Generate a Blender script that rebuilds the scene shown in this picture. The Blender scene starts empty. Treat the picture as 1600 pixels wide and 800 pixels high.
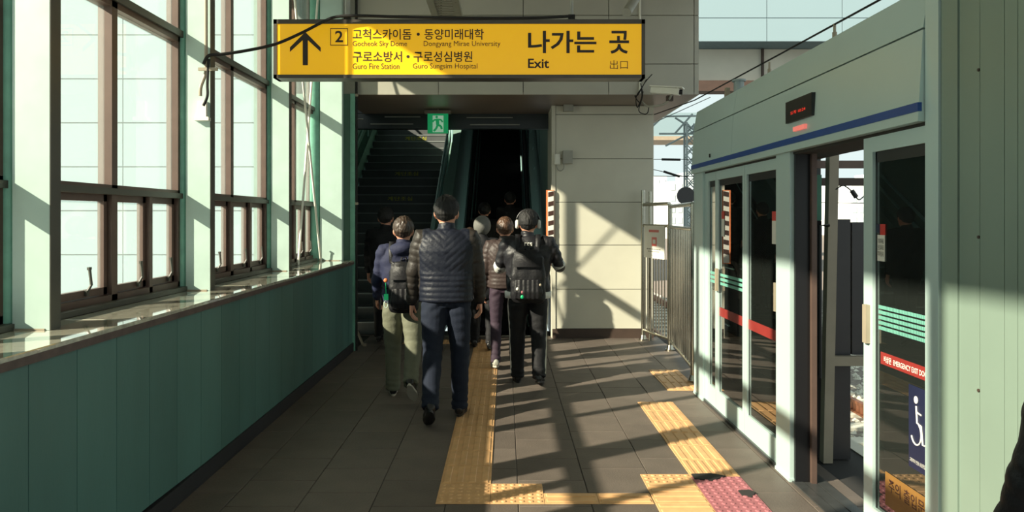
import bpy, math, random
import numpy as np
from mathutils import Vector, Matrix, Euler, noise
random.seed(7)
C = bpy.context.scene.collection
sc = bpy.context.scene
# ---------------- camera, sky, sun, exposure ----------------
F, VX, VY, H = 1150.0, 790.0, 340.0, 1.57
cam = bpy.data.objects.new('camera', bpy.data.cameras.new('camera')); C.objects.link(cam)
cam.location = (0, 0, H); cam.rotation_euler = (math.pi/2, 0, 0)
cam.data.sensor_width = 36; cam.data.lens = F/1600*36
cam.data.shift_x = (800-VX)/1600; cam.data.shift_y = (VY-400)/1600
cam.data.clip_end = 500
sc.camera = cam
w = bpy.data.worlds.new('sky'); sc.world = w; w.use_nodes = True
nt = w.node_tree; bg = nt.nodes['Background']
bg.inputs[0].default_value = (0.82, 0.96, 0.95, 1); bg.inputs[1].default_value = 0.98
SUN = Vector((1, 0.58, -0.63)).normalized()
sl = bpy.data.lights.new('sun', 'SUN'); sl.energy = 16; sl.angle = math.radians(0.7); sl.color = (1.0, 0.85, 0.67)
so = bpy.data.objects.new('sun', sl); C.objects.link(so)
so.rotation_euler = SUN.to_track_quat('-Z', 'Y').to_euler(); so.location = (-10, -6, 9)
sc.view_settings.view_transform = 'Standard'; sc.view_settings.look = 'None'
sc.view_settings.gamma = 1; sc.view_settings.use_curve_mapping = False
sc.view_settings.exposure = 0.0
sc.cycles.max_bounces = 8; sc.cycles.transparent_max_bounces = 16

# ---------------- materials ----------------
def s2l(c): return tuple(((x/255)/12.92 if x/255 <= .04045 else ((x/255+.055)/1.055)**2.4) for x in c)
def mat(name, rgb, rough=.6, metal=0, noise_amt=.12, scale=8, bump=0, bscale=60, rnd=0, spec=.5, emit=None, estr=0, stretch=None, coat=0):
    m = bpy.data.materials.new(name); m.use_nodes = True; t = m.node_tree; N = t.nodes; L = t.links
    b = N['Principled BSDF']; b.inputs['Roughness'].default_value = rough; b.inputs['Metallic'].default_value = metal
    b.inputs['Specular IOR Level'].default_value = spec; b.inputs['Coat Weight'].default_value = coat
    col = s2l(rgb)
    tc = N.new('ShaderNodeTexCoord'); src = tc.outputs['Object']
    if stretch:
        mp = N.new('ShaderNodeMapping'); mp.inputs['Scale'].default_value = stretch; L.new(src, mp.inputs[0]); src = mp.outputs[0]
    nz = N.new('ShaderNodeTexNoise'); nz.inputs['Scale'].default_value = scale; nz.inputs['Detail'].default_value = 6; L.new(src, nz.inputs['Vector'])
    mr = N.new('ShaderNodeMapRange'); mr.inputs[1].default_value = .25; mr.inputs[2].default_value = .75
    mr.inputs[3].default_value = 1-noise_amt; mr.inputs[4].default_value = 1+noise_amt; L.new(nz.outputs[0], mr.inputs[0])
    fac = mr.outputs[0]
    if rnd:
        oi = N.new('ShaderNodeObjectInfo'); m2 = N.new('ShaderNodeMapRange'); m2.inputs[3].default_value = 1-rnd; m2.inputs[4].default_value = 1+rnd
        L.new(oi.outputs['Random'], m2.inputs[0]); mm = N.new('ShaderNodeMath'); mm.operation = 'MULTIPLY'
        L.new(fac, mm.inputs[0]); L.new(m2.outputs[0], mm.inputs[1]); fac = mm.outputs[0]
    vm = N.new('ShaderNodeVectorMath'); vm.operation = 'SCALE'; vm.inputs[0].default_value = col; L.new(fac, vm.inputs['Scale'])
    L.new(vm.outputs[0], b.inputs['Base Color'])
    if bump:
        n2 = N.new('ShaderNodeTexNoise'); n2.inputs['Scale'].default_value = bscale; n2.inputs['Detail'].default_value = 4; L.new(src, n2.inputs['Vector'])
        bp = N.new('ShaderNodeBump'); bp.inputs['Strength'].default_value = bump; bp.inputs['Distance'].default_value = .01
        L.new(n2.outputs[0], bp.inputs['Height']); L.new(bp.outputs[0], b.inputs['Normal'])
    if emit:
        b.inputs['Emission Color'].default_value = (*s2l(emit), 1); b.inputs['Emission Strength'].default_value = estr
    return m
def glass(name, tint, spec_boost=1.0, haze=0.0, hcol=(.8, .9, .88), rough=.0):
    m = bpy.data.materials.new(name); m.use_nodes = True; t = m.node_tree; N = t.nodes; L = t.links
    for n in list(N):
        if n.type != 'OUTPUT_MATERIAL': N.remove(n)
    out = [n for n in N if n.type == 'OUTPUT_MATERIAL'][0]
    tr = N.new('ShaderNodeBsdfTransparent'); tr.inputs[0].default_value = (*tint, 1)
    gl = N.new('ShaderNodeBsdfGlossy'); gl.inputs['Roughness'].default_value = rough
    fr = N.new('ShaderNodeFresnel'); fr.inputs[0].default_value = 1.5
    ml = N.new('ShaderNodeMath'); ml.operation = 'MULTIPLY'; ml.inputs[1].default_value = spec_boost; ml.use_clamp = True
    L.new(fr.outputs[0], ml.inputs[0]); mx = N.new('ShaderNodeMixShader'); L.new(ml.outputs[0], mx.inputs[0])
    last = tr.outputs[0]
    if haze:
        df = N.new('ShaderNodeBsdfDiffuse'); df.inputs[0].default_value = (*hcol, 1)
        tl = N.new('ShaderNodeBsdfTranslucent'); tl.inputs[0].default_value = (*hcol, 1)
        a = N.new('ShaderNodeMixShader'); a.inputs[0].default_value = .5; L.new(df.outputs[0], a.inputs[1]); L.new(tl.outputs[0], a.inputs[2])
        m2 = N.new('ShaderNodeMixShader'); m2.inputs[0].default_value = haze; L.new(last, m2.inputs[1]); L.new(a.outputs[0], m2.inputs[2]); last = m2.outputs[0]
    L.new(last, mx.inputs[1]); L.new(gl.outputs[0], mx.inputs[2]); L.new(mx.outputs[0], out.inputs[0])
    return m
M = dict(
 tile=mat('floor_tile', (94,85,78), .55, noise_amt=.16, scale=5, bump=.25, bscale=90, rnd=.13),
 grout=mat('floor_grout', (38,37,36), .9),
 tyel=mat('tactile_yellow', (204,160,112), .5, noise_amt=.14, scale=12, rnd=.06, bump=.1),
 tpink=mat('tactile_pink', (156,96,102), .6, noise_amt=.2, scale=9, rnd=.06),
 teal=mat('teal_wall_panel', (76,112,106), .42, noise_amt=.16, scale=3, rnd=.10, stretch=(1,1,.25), bump=.05),
 kick=mat('dark_kickboard', (34,34,38), .6),
 mint=mat('mint_painted_steel', (170,192,184), .45, noise_amt=.07, scale=6, bump=.04, bscale=25),
 mintd=mat('deeper_green_steel', (110,166,146), .42, noise_amt=.16, scale=14, bump=.1, bscale=40),  # greener and darker than the mint steel
 frame=mat('brown_window_frame', (92,74,66), .45, noise_amt=.12, scale=10, metal=.2),
 frameo=mat('olive_frame_edge', (72,72,64), .45),
 granite=mat('polished_granite_sill', (190,188,170), .05, noise_amt=.3, scale=30, coat=1, spec=1),
 graned=mat('dark_sill_edge', (88,74,70), .4, noise_amt=.3, scale=20),
 panel=mat('cream_wall_panel', (192,190,174), .5, noise_amt=.05, scale=3, rnd=.02),
 fascia=mat('fascia_panel', (164,162,150), .4, noise_amt=.06, scale=2.5, rnd=.03),
 joint=mat('dark_panel_joint', (50,48,44), .8),
 soffit=mat('brown_soffit', (118,104,92), .35, noise_amt=.15, scale=2),
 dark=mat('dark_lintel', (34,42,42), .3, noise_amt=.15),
 brown=mat('dark_brown_skirting', (62,48,40), .6),
 stair=mat('dark_stair_stone', (64,70,70), .5, noise_amt=.15, rnd=.08),
 nosing=mat('stair_nosing', (120,130,128), .4),
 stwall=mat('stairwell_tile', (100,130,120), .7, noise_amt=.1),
 esc=mat('escalator_black', (20,22,27), .8),
 steel=mat('stainless_steel', (176,172,158), .22, metal=1, noise_amt=.06, scale=20),
 tealsteel=mat('teal_handrail', (132,172,168), .35, metal=.1),
 psd=mat('pale_green_aluminium', (184,206,203), .36, noise_amt=.03, scale=2, metal=.15),
 psdd=mat('grey_green_cabinet_steel', (124,142,130), .42, noise_amt=.05, scale=2, metal=.1),
 blue=mat('blue_stripe', (28,70,140), .4),
 black=mat('black_plastic', (20,20,22), .4),
 rubber=mat('black_rubber_cable', (24,23,22), .8),
 white=mat('white_enamel', (214,214,202), .45, noise_amt=.04),
 greyw=mat('grey_housing', (150,150,140), .45),
 syel=mat('sign_yellow', (246,190,28), .28, noise_amt=.02, emit=(250,180,20), estr=.34),
 sframe=mat('sign_frame_bronze', (78,72,64), .4, metal=.3),
 sink=mat('sign_black_ink', (38,28,20), .5, noise_amt=.02),
 orange=mat('orange_hazard', (214,120,70), .5),
 maroon=mat('dark_hazard_stripe', (58,34,28), .5),
 green=mat('exit_green', (20,150,96), .4, emit=(16,170,100), estr=.35),
 greenw=mat('exit_white', (190,225,200), .4, emit=(190,230,200), estr=.3),
 ledred=mat('led_red', (220,50,40), .5, emit=(255,60,40), estr=.9),
 lampred=mat('lamp_pink', (240,150,140), .5, emit=(255,120,110), estr=.5),
 redd=mat('dull_red_band', (132,44,40), .4),
 red=mat('red_sticker', (196,52,44), .4, noise_amt=.05),
 stick=mat('white_sticker', (222,220,210), .5, noise_amt=.03),
 tealband=mat('teal_glass_band', (110,172,156), .5),
 navy=mat('navy_decal', (26,32,58), .4),
 yel=mat('yellow_step_decal', (160,160,30), .5),
 concrete=mat('concrete', (196,194,180), .8, noise_amt=.08, scale=1.5),
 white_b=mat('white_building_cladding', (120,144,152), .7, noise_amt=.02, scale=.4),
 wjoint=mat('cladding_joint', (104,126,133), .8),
 ballast=mat('ballast_gravel', (120,112,104), .9, noise_amt=.4, scale=25, bump=1, bscale=30),
 rail=mat('rusty_rail', (130,84,60), .5, metal=.4),
 apt=mat('distant_apartment', (196,206,206), .9, noise_amt=.04),  # pale tower and window tones carry the distance haze
 aptw=mat('distant_window', (164,180,186), .6),
 mast=mat('galvanised_mast', (140,152,152), .5),
 darkcab=mat('dark_cabinet', (44,42,44), .45),
 beige=mat('beige_post', (148,138,120), .5, noise_amt=.08),
 thresh=mat('threshold_metal', (74,76,76), .35, metal=.4, noise_amt=.2, scale=15),
 tray=mat('perforated_tray', (128,126,112), .5),
 wglass=glass('window_glass', (.93,.97,.96), .15, haze=.10),
 dglass=glass('screen_door_glass', (.40,.48,.45), 2.6, haze=.09, hcol=(.3,.36,.33)),
)
# ---------------- mesh helpers ----------------
class MB:
    def __init__(s): s.v = []; s.f = []
    def add(s, v, f):
        n = len(s.v); s.v += [tuple(p) for p in v]; s.f += [tuple(i+n for i in q) for q in f]; return s
    def box(s, x0, x1, y0, y1, z0, z1):
        v = [(x0,y0,z0),(x1,y0,z0),(x1,y1,z0),(x0,y1,z0),(x0,y0,z1),(x1,y0,z1),(x1,y1,z1),(x0,y1,z1)]
        return s.add(v, [(3,2,1,0),(4,5,6,7),(0,1,5,4),(1,2,6,5),(2,3,7,6),(3,0,4,7)])
    def cham(s, x0, x1, y0, y1, z0, z1, c=.003):   # box whose top edge is chamfered
        v = [(x0,y0,z0),(x1,y0,z0),(x1,y1,z0),(x0,y1,z0),(x0,y0,z1-c),(x1,y0,z1-c),(x1,y1,z1-c),(x0,y1,z1-c),
             (x0+c,y0+c,z1),(x1-c,y0+c,z1),(x1-c,y1-c,z1),(x0+c,y1-c,z1)]
        return s.add(v, [(0,1,5,4),(1,2,6,5),(2,3,7,6),(3,0,4,7),(4,5,9,8),(5,6,10,9),(6,7,11,10),(7,4,8,11),(8,9,10,11),(3,2,1,0)])
    def prism(s, poly, axis, a, b):  # polygon (2D) extruded on axis 0/1/2
        def P(p, t):
            q = list(p); q.insert(axis, t); return tuple(q)
        n = len(poly); v = [P(p, a) for p in poly] + [P(p, b) for p in poly]
        f = [tuple(range(n-1, -1, -1)), tuple(range(n, 2*n))] + [(i, (i+1) % n, n+(i+1) % n, n+i) for i in range(n)]
        return s.add(v, f)
    def tube(s, pts, r, n=8, r2=None, caps=True):
        pts = [Vector(p) for p in pts]; rings = []; up = None
        for i, p in enumerate(pts):
            t = (pts[min(i+1, len(pts)-1)] - pts[max(i-1, 0)]).normalized()
            if up is None: up = Vector((0,0,1)) if abs(t.z) < .9 else Vector((1,0,0))
            a = t.cross(up).normalized(); b = a.cross(t).normalized(); up = b
            rr = r if r2 is None else r+(r2-r)*i/(len(pts)-1)
            rings.append([p + a*math.cos(2*math.pi*k/n)*rr + b*math.sin(2*math.pi*k/n)*rr for k in range(n)])
        v = [q for R in rings for q in R]; f = []
        for i in range(len(rings)-1):
            for k in range(n): f.append((i*n+k, i*n+(k+1) % n, (i+1)*n+(k+1) % n, (i+1)*n+k))
        if caps: f += [tuple(range(n-1, -1, -1)), tuple(range(len(v)-n, len(v)))]
        return s.add(v, f)
    def loft(s, secs, n=20, ref=(1,0,0), power=2.0):   # secs: (center, rx, ry) ; rx along ref
        ref = Vector(ref); cs = [Vector(q[0]) for q in secs]; rings = []
        for i, q in enumerate(secs):
            t = (cs[min(i+1, len(cs)-1)] - cs[max(i-1, 0)]).normalized()
            a = (ref - t*ref.dot(t)).normalized(); b = t.cross(a).normalized()
            R = []
            for k in range(n):
                c, d = math.cos(2*math.pi*k/n), math.sin(2*math.pi*k/n)
                e = 2/power
                R.append(cs[i] + a*(math.copysign(abs(c)**e, c)*q[1]) + b*(math.copysign(abs(d)**e, d)*q[2]))
            rings.append(R)
        v = [q for R in rings for q in R]; f = []
        for i in range(len(rings)-1):
            for k in range(n): f.append((i*n+k, i*n+(k+1) % n, (i+1)*n+(k+1) % n, (i+1)*n+k))
        f += [tuple(range(n-1, -1, -1)), tuple(range(len(v)-n, len(v)))]
        return s.add(v, f)
    def ball(s, c, rx, ry=None, rz=None, n=16, m=10, R=None):
        ry = ry or rx; rz = rz or rx; v = []; f = []; c = Vector(c)
        for j in range(1, m):
            th = math.pi*j/m
            for k in range(n):
                ph = 2*math.pi*k/n; p = Vector((rx*math.sin(th)*math.cos(ph), ry*math.sin(th)*math.sin(ph), rz*math.cos(th)))
                v.append(c + (R @ p if R else p))
        top = len(v); a = Vector((0,0,rz)); v.append(c + (R @ a if R else a)); v.append(c - (R @ a if R else a))
        for j in range(m-2):
            for k in range(n): f.append((j*n+k, (j+1)*n+k, (j+1)*n+(k+1) % n, j*n+(k+1) % n))
        for k in range(n): f.append((top, k, (k+1) % n)); f.append((top+1, (m-2)*n+(k+1) % n, (m-2)*n+k))
        return s.add(v, f)
    def mesh(s, name, m=None, smooth=False):
        me = bpy.data.meshes.new(name); me.from_pydata(s.v, [], s.f); me.validate()
        if m: me.materials.append(m)
        if smooth:
            for p in me.polygons: p.use_smooth = True
            try: me.set_sharp_from_angle(angle=math.radians(40))
            except Exception: pass
        return me
    def build(s, name, m, parent=None, smooth=False):
        return link(name, s.mesh(name, m, smooth), parent)
def link(name, me, parent=None, loc=None):
    o = bpy.data.objects.new(name, me); C.objects.link(o)
    if parent: o.parent = parent; o.matrix_parent_inverse = Matrix.Translation(parent.location).inverted() if parent.type == 'EMPTY' and not parent.get('loc0') else Matrix()
    if loc: o.location = loc
    return o
def tag(o, label, cat, group=None, kind=None):
    if label: o['label'] = label
    if cat: o['category'] = cat
    if group: o['group'] = group
    if kind: o['kind'] = kind
    return o
def thing(name, label, cat, group=None, loc=(0,0,0)):
    o = bpy.data.objects.new(name, None); C.objects.link(o); o.location = loc; o.empty_display_size = .1
    return tag(o, label, cat, group)
def struct(name, mb, m, label=None, parent=None, smooth=False):
    o = mb.build(name, m, parent, smooth); o['kind'] = 'structure'
    if label: o['label'] = label; 
    return o
def sempty(name, label=None):
    o = bpy.data.objects.new(name, None); C.objects.link(o); o['kind'] = 'structure'
    if label: o['label'] = label
    return o
def P(x, y, Y): return Vector(((x-VX)*Y/F, Y, H-(y-VY)*Y/F))       # a pixel at depth Y
def text(s, rect, Y, m, parent, name='lettering', bold=0.0, nrm='-Y', depth=.001):
    """lettering fitted in a rectangle (u0,u1,z0,z1) on a plane facing -Y (at y=Y) or -X (at x=Y, u = y running down)"""
    cu = bpy.data.curves.new('text', 'FONT'); cu.body = s; cu.size = 1; cu.offset = bold; cu.extrude = 0; cu.resolution_u = 3
    t = bpy.data.objects.new('t', cu); C.objects.link(t); dg = bpy.context.evaluated_depsgraph_get()
    me = bpy.data.meshes.new_from_object(t.evaluated_get(dg)); bpy.data.objects.remove(t)
    n = len(me.vertices); co = np.zeros(n*3); me.vertices.foreach_get('co', co); co = co.reshape(-1, 3)
    lo, hi = co.min(0), co.max(0); u0, u1, z0, z1 = rect
    a = (co[:,0]-lo[0])/(hi[0]-lo[0]); b = (co[:,1]-lo[1])/(hi[1]-lo[1]); o3 = np.zeros_like(co)
    if nrm == '-Y': o3[:,0] = u0+(u1-u0)*a; o3[:,1] = Y; o3[:,2] = z0+(z1-z0)*b
    elif nrm == 'edge':                                      # plane y,z at x=Y ; u decreases with text direction (seen from -X, facing +X)
        o3[:,0] = Y; o3[:,1] = u0+(u1-u0)*a; o3[:,2] = z0+(z1-z0)*b
    me.vertices.foreach_set('co', o3.ravel()); me.materials.clear(); me.materials.append(m); me.update()
    return link(name, me, parent)
# ================= FLOOR =================
fl = MB().box(-2.1, 2.35, 3.6, 9.75, -.14, -.008).build('floor', M['grout']); tag(fl, None, None, kind='structure')
fb = MB().box(-1.9, 2.35, -6, 3.6, -.14, 0)
bm_ = bpy.data.materials.new('floor_behind'); bm_.use_nodes = True
N = bm_.node_tree.nodes; L = bm_.node_tree.links; bk = N.new('ShaderNodeTexBrick'); tc = N.new('ShaderNodeTexCoord')
bk.inputs['Scale'].default_value = 1; bk.inputs['Brick Width'].default_value = .4; bk.inputs['Row Height'].default_value = .4; bk.inputs['Mortar Size'].default_value = .003
bk.inputs['Color1'].default_value = (*s2l((94,85,78)), 1); bk.inputs['Color2'].default_value = (*s2l((86,81,77)), 1); bk.inputs['Mortar'].default_value = (*s2l((38,37,36)), 1)
L.new(tc.outputs['Object'], bk.inputs[0]); L.new(bk.outputs[0], N['Principled BSDF'].inputs['Base Color']); N['Principled BSDF'].inputs['Roughness'].default_value = .55
struct('floor', fb, bm_, parent=fl)
tm = MB().cham(-.1982, .1982, -.1982, .1982, -.03, 0, .003).mesh('floor_tile', M['tile'])
X0 = .07-.4*5
for ci in range(10):
    xa = X0+.4*ci
    if ci == 4: pass
    for ri in range(17):
        ya = 3.4+.2*(ci % 2)+.4*ri
        lo, hi = max(xa, -1.80), min(xa+.4, 2.0); yb = min(ya+.4, 9.72); yc = max(ya, 3.6)
        if hi-lo < .03 or yb-yc < .03: continue
        full = hi-lo > .399 and yb-yc > .399
        if full:
            o = link('floor_tile', tm, fl); o.location = (xa+.2, ya+.2, random.uniform(-.0012, .0008)); o.rotation_euler = (random.uniform(-.002,.002), random.uniform(-.002,.002), 0)
        else:
            MB().cham(lo+.002, hi-.002, yc+.002, yb-.002, -.03, 0, .003).build('floor_tile', M['tile'], fl)
def barmesh(axis, nb, wx, wy, m):
    b = MB().cham(-wx/2+.001, wx/2-.001, -wy/2+.001, wy/2-.001, 0, .005, .0015)
    for i in range(nb):
        if axis == 'y':
            c = -wx/2+wx*(i+.5)/nb; h = wx/nb*.28; lo, hi = (c-h, -wy/2+.012), (c+h, wy/2-.012)
        else:
            c = -wy/2+wy*(i+.5)/nb; h = wy/nb*.28; lo, hi = (-wx/2+.012, c-h), (wx/2-.012, c+h)
        b.cham(lo[0], hi[0], lo[1], hi[1], .004, .0105, .004)
    return b.mesh('tactile_tile', m)
def dotmesh(nx, ny, wx, wy, m):
    b = MB().cham(-wx/2+.001, wx/2-.001, -wy/2+.001, wy/2-.001, 0, .005, .0015)
    for i in range(nx):
        for j in range(ny):
            cx = -wx/2+wx*(i+.5)/nx; cy = -wy/2+wy*(j+.5)/ny; R, r = .0165, .010; n = 8
            v = [(cx+R*math.cos(k*math.pi/4), cy+R*math.sin(k*math.pi/4), .0045) for k in range(n)] + [(cx+r*math.cos(k*math.pi/4), cy+r*math.sin(k*math.pi/4), .0105) for k in range(n)]
            b.add(v, [(k, (k+1) % n, n+(k+1) % n, n+k) for k in range(n)] + [tuple(range(n, 2*n))])
    return b.mesh('tactile_tile', m)
T3 = .3
m_bar = barmesh('y', 4, T3, T3, M['tyel']); m_barx = barmesh('x', 4, T3, T3, M['tyel']); m_dot = dotmesh(6, 6, T3, T3, M['tyel']); m_doth = dotmesh(6, 3, T3, .16, M['tyel'])
m_half = barmesh('x', 2, T3, .15, M['tyel']); m_pink = dotmesh(6, 6, T3, T3, M['tpink']); m_bardots = barmesh('y', 6, T3, T3, M['tyel'])
def tac(me, x, y): o = link('tactile_tile', me, fl); o.location = (x, y, .0005); return o
for i in range(16): tac(m_bar, -.235, 4.33+.15+.3*i)
for x in (-.235, .065): tac(m_dot, x, 4.18)
tac(m_half, .365, 4.105); tac(m_half, .665, 4.105)
for i in range(1): tac(m_barx, .97, 4.18); tac(m_barx, .97, 3.88)
tac(m_doth, .97, 4.41)
for i in range(6): tac(m_bar if i < 5 else m_bardots, 1.27, 6.10-.3*i)
for i in range(4): tac(m_pink, 1.27, 4.30-.3*i)
for i in range(3): tac(m_bar, 1.62, 6.82+.3*i)
for i in range(4): tac(m_dot, -.235-.3*i, 9.28)
# darker missing pieces of pink tactile: worn black patches lying in the strip
for (a, b, c, d) in ((1.13, 1.33, 4.40, 4.49), (1.33, 1.42, 4.14, 4.22)):
    MB().prism([(a, c), ((a+b)/2, c-.03), (b, (c+d)/2), ((a+b)/2+.02, d), (a, d-.01)], 2, .004, .0118).build('worn_patch', M['grout'], fl)

# ================= LEFT WALL =================
WL = -1.80
wl = sempty('wall_left', 'teal panelled parapet wall along the left side under the windows')
MB().box(-2.3, WL-.022, -6, 8.72, 0, 1.03).build('wall_core', M['grout'], wl)
MB().box(WL-.022, WL-.004, -6, 2.15, .09, 1.03).build('wall_panel', M['teal'], wl)
y = 2.15
def kz(y): return .115-.09*(y-3.6)/4.9 if y > 3.6 else .115
while y < 8.6:
    y2 = min(y+.315, 8.66); b = MB()
    za, zb = kz(y), kz(y2)
    b.add([(WL-.022,y+.002,za),(WL-.002,y+.002,za),(WL-.002,y2-.002,zb),(WL-.022,y2-.002,zb),(WL-.022,y+.002,1.03),(WL-.002,y+.002,1.03),(WL-.002,y2-.002,1.03),(WL-.022,y2-.002,1.03)],
          [(3,2,1,0),(4,5,6,7),(0,1,5,4),(1,2,6,5),(2,3,7,6),(3,0,4,7)])
    b.build('wall_panel', M['teal'], wl); y = y2
struct('baseboard_left', MB().box(WL-.03, WL+.012, -6, 8.66, 0, .10).box(WL-.03, WL+.014, -6, 8.66, 0, .012), M['kick'])
sill = sempty('trim_1', 'polished granite window sill on top of the teal wall')
yy = -6
for y2 in (-3, 0, 1.8, 3.6, 5.4, 7.2, 8.74):
    MB().cham(-2.34, WL+.012, yy+.0015, y2-.0015, 1.034, 1.07, .004).build('sill_slab', M['granite'], sill); yy = y2
MB().box(WL-.002, WL+.016, -6, 8.74, 1.020, 1.052).build('sill_edge', M['graned'], sill)
# columns: panel fin + round post + jamb
cols = [-3.87, -2.07, -.27, 1.53, 3.33, 5.10, 6.93, 8.60]
ordn = ['', '', '', '', 'nearest fully visible', 'second', 'third', 'last']
for i, cy in enumerate(cols):
    vis = cy > 3
    lab = {4: 'mint painted window pillar nearest the camera at the left edge', 5: 'mint painted window pillar carrying the grey junction box and conduit', 6: 'mint painted window pillar just left of the yellow sign', 7: 'wide mint painted end pillar beside the stairway opening'}.get(i, 'mint painted window pillar behind the viewer')
    t = thing('window_pillar', lab, 'pillar', 'mint pillars between the left windows', (-2.1, cy, 1.07))
    xr = -2.02 if i < 7 else -1.90
    MB().box(-2.185 if i < 7 else -2.15, xr, cy-.07, cy-.012, 1.071, 4.35).build('front_panel', M['mint'], t)
    MB().box(xr-.02, xr+.004, cy-.069, cy+.006, 1.0705, 4.35).build('jamb_strip', M['frameo' if i < 7 else 'mint'], t)
    MB().tube([(-2.235, cy-.02, 1.071), (-2.235, cy-.02, 4.35)], .052 if i < 7 else .085, 24).build('round_post', M['mintd'], t, True)
    MB().box(-2.30, xr-.02, cy-.075, cy+.008, 1.0705, 1.078).build('base_bead', M['orange'] if False else M['beige'], t)
# windows
wn = 0
for i in range(len(cols)-1):
    y0, y1 = cols[i]+.0, cols[i+1]-.05; wn += 1
    wd = sempty('window_%d' % wn)
    XF0, XF1 = -2.305, -2.225; ym = (y0+y1)/2 + (.05 if i == 6 else 0)
    def bar(n, ya, yb, za, zb, xa=XF0, xb=XF1, m='frame', par=wd):
        o = MB().cham(0,1,0,1,0,1,0).mesh(n) if False else None
        return MB().box(xa, xb, ya, yb, za, zb).build(n, M[m], par)
    f = bar('window_frame', y0, y0+.05, 1.075, 4.35); 
    bar('window_frame', y1-.05, y1, 1.075, 4.35)
    bar('mullion', ym-.03, ym+.03, 1.075, 4.35)
    bar('transom', y0, y1, 1.70, 1.755); bar('transom', y0, y1, 1.70, 1.735, XF1, XF1+.018, 'frameo')
    bar('transom', y0, y1, 2.765, 2.80); bar('transom', y0, y1, 2.80, 2.845, XF0, XF1+.02, 'frameo')
    bar('bottom_rail', y0, y1, 1.072, 1.10, XF0, XF1+.05, 'frameo'); bar('bottom_rail', y0, y1, 1.10, 1.135)
    bar('transom', y0, y1, 4.10, 4.20)
    G = -2.27
    for (a, b) in ((y0+.05, ym-.03), (ym+.03, y1-.05)):
        for (za, zb) in ((1.755, 2.765), (2.845, 4.10)):
            MB().box(G-.003, G+.003, a, b, za, zb).build('window_pane', M['wglass'], wd)
    # sashes in the low row
    for (a, b) in ((y0+.055, ym-.035), (ym+.035, (ym+y1)/2-.02), ((ym+y1)/2+.02, y1-.055)):
        s_ = MB(); s_.box(G-.015, G+.02, a, a+.035, 1.14, 1.70).box(G-.015, G+.02, b-.035, b, 1.14, 1.70).box(G-.015, G+.02, a, b, 1.14, 1.18).box(G-.015, G+.02, a, b, 1.66, 1.70)
        sh = s_.build('sash', M['frame'], wd)
        MB().box(G-.003, G+.003, a+.035, b-.035, 1.18, 1.66).build('window_pane', M['wglass'], sh)
        if y1 > 3.4:
            c = a+.72*(b-a); h = MB().box(G+.02, G+.035, c-.012, c+.012, 1.15, 1.18)
            h.tube([(G+.03, c, 1.17), (G+.05, c+.005, 1.21), (G+.045, c-.004, 1.30)], .008, 6).box(G+.038, G+.05, c-.016, c+.010, 1.29, 1.305)
            h.build('latch', M['frameo'], sh)
    bar('post', (ym+y1)/2-.02, (ym+y1)/2+.02, 1.10, 1.72)
struct('trim_2', MB().box(-2.36, -2.2, -6, 8.74, 4.33, 4.40), M['frame'], 'steel beam over the left windows')
struct('ceiling', MB().box(-3.25, 2.6, -6, 8.72, 4.40, 4.5).box(2.6, 3.1, -6, 7.5, 4.40, 4.5), M['panel'])
# ================= PORTAL BUILDING =================
YF, YW = 8.75, 9.60
fa = sempty('wall_front_fascia', 'panelled fascia over the stairway opening')
MB().box(-1.98, 2.29, YF+.03, YF+.12, 3.04, 6.0).build('fascia_core', M['joint'], fa)
xs = [-1.98] + [(x-VX)*YF/F for x in (685, 817.5, 951, 1084.5)] + [2.30]
zs = [3.03, P(0,100,YF).z, P(0,24,YF).z, 4.55, 5.2, 6.0]
for i in range(len(xs)-1):
    for j in range(len(zs)-1):
        MB().cham(xs[i]+.004, xs[i+1]-.004, 0, 1, 0, 1, 0) if False else MB().box(xs[i]+.004, xs[i+1]-.004, YF, YF+.03, zs[j]+.004, zs[j+1]-.004).build('fascia_panel', M['fascia'], fa)
MB().box(2.27, 2.30, YF+.03, 12, 3.03, 6).build('fascia_return', M['fascia'], fa)
struct('ceiling_soffit', MB().box(-2.0, 2.30, YF+.001, 11.2, 3.031, 3.06), M['soffit'], 'brown soffit under the fascia')
for k, x in enumerate((-1.0, 0.0, 1.0, 2.0)): pass
# right cream wall
wr = sempty('wall_far', 'cream panelled wall right of the stairway')
XA, XB = .60, 1.93
MB().box(XA+.02, XB-.01, YW+.03, YW+.9, 0, 3.031).build('wall_core', M['joint'], wr)
zj = [.12] + [P(0, y, YW).z for y in (452, 383, 316, 248, 179)] + [3.03]
for a, b in zip(zj[:-1], zj[1:]): MB().box(XA+.055, XB, YW, YW+.03, a+.004, b-.004).build('wall_panel', M['panel'], wr)
MB().box(XA, XA+.05, YW-.012, YW+.9, 0, 3.03).build('corner_trim', M['panel'], wr)
MB().box(XB-.02, XB+.002, YW+.03, YW+.9, .0, 3.03).build('wall_return', M['panel'], wr)
struct('baseboard_far', MB().box(XA+.01, XB, YW-.02, YW, 0, .12), M['brown'])
# end post with pipe at left of opening
t = thing('corner_post', 'dark teal slim steel post closing the end of the parapet', 'post', None, (-1.8, 8.78, 0))
MB().box(-1.83, -1.775, 8.67, 8.73, 0, 3.03).build('post_core', M['mintd'], t)
MB().tube([(-1.765, 8.70, 0), (-1.765, 8.70, 4.3)], .016, 10).build('pipe', M['rubber'], t, True)
for z in (1.72, 3.0): MB().box(-1.80, -1.74, 8.68, 8.69, z, z+.03).build('clamp', M['beige'], t)
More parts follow.
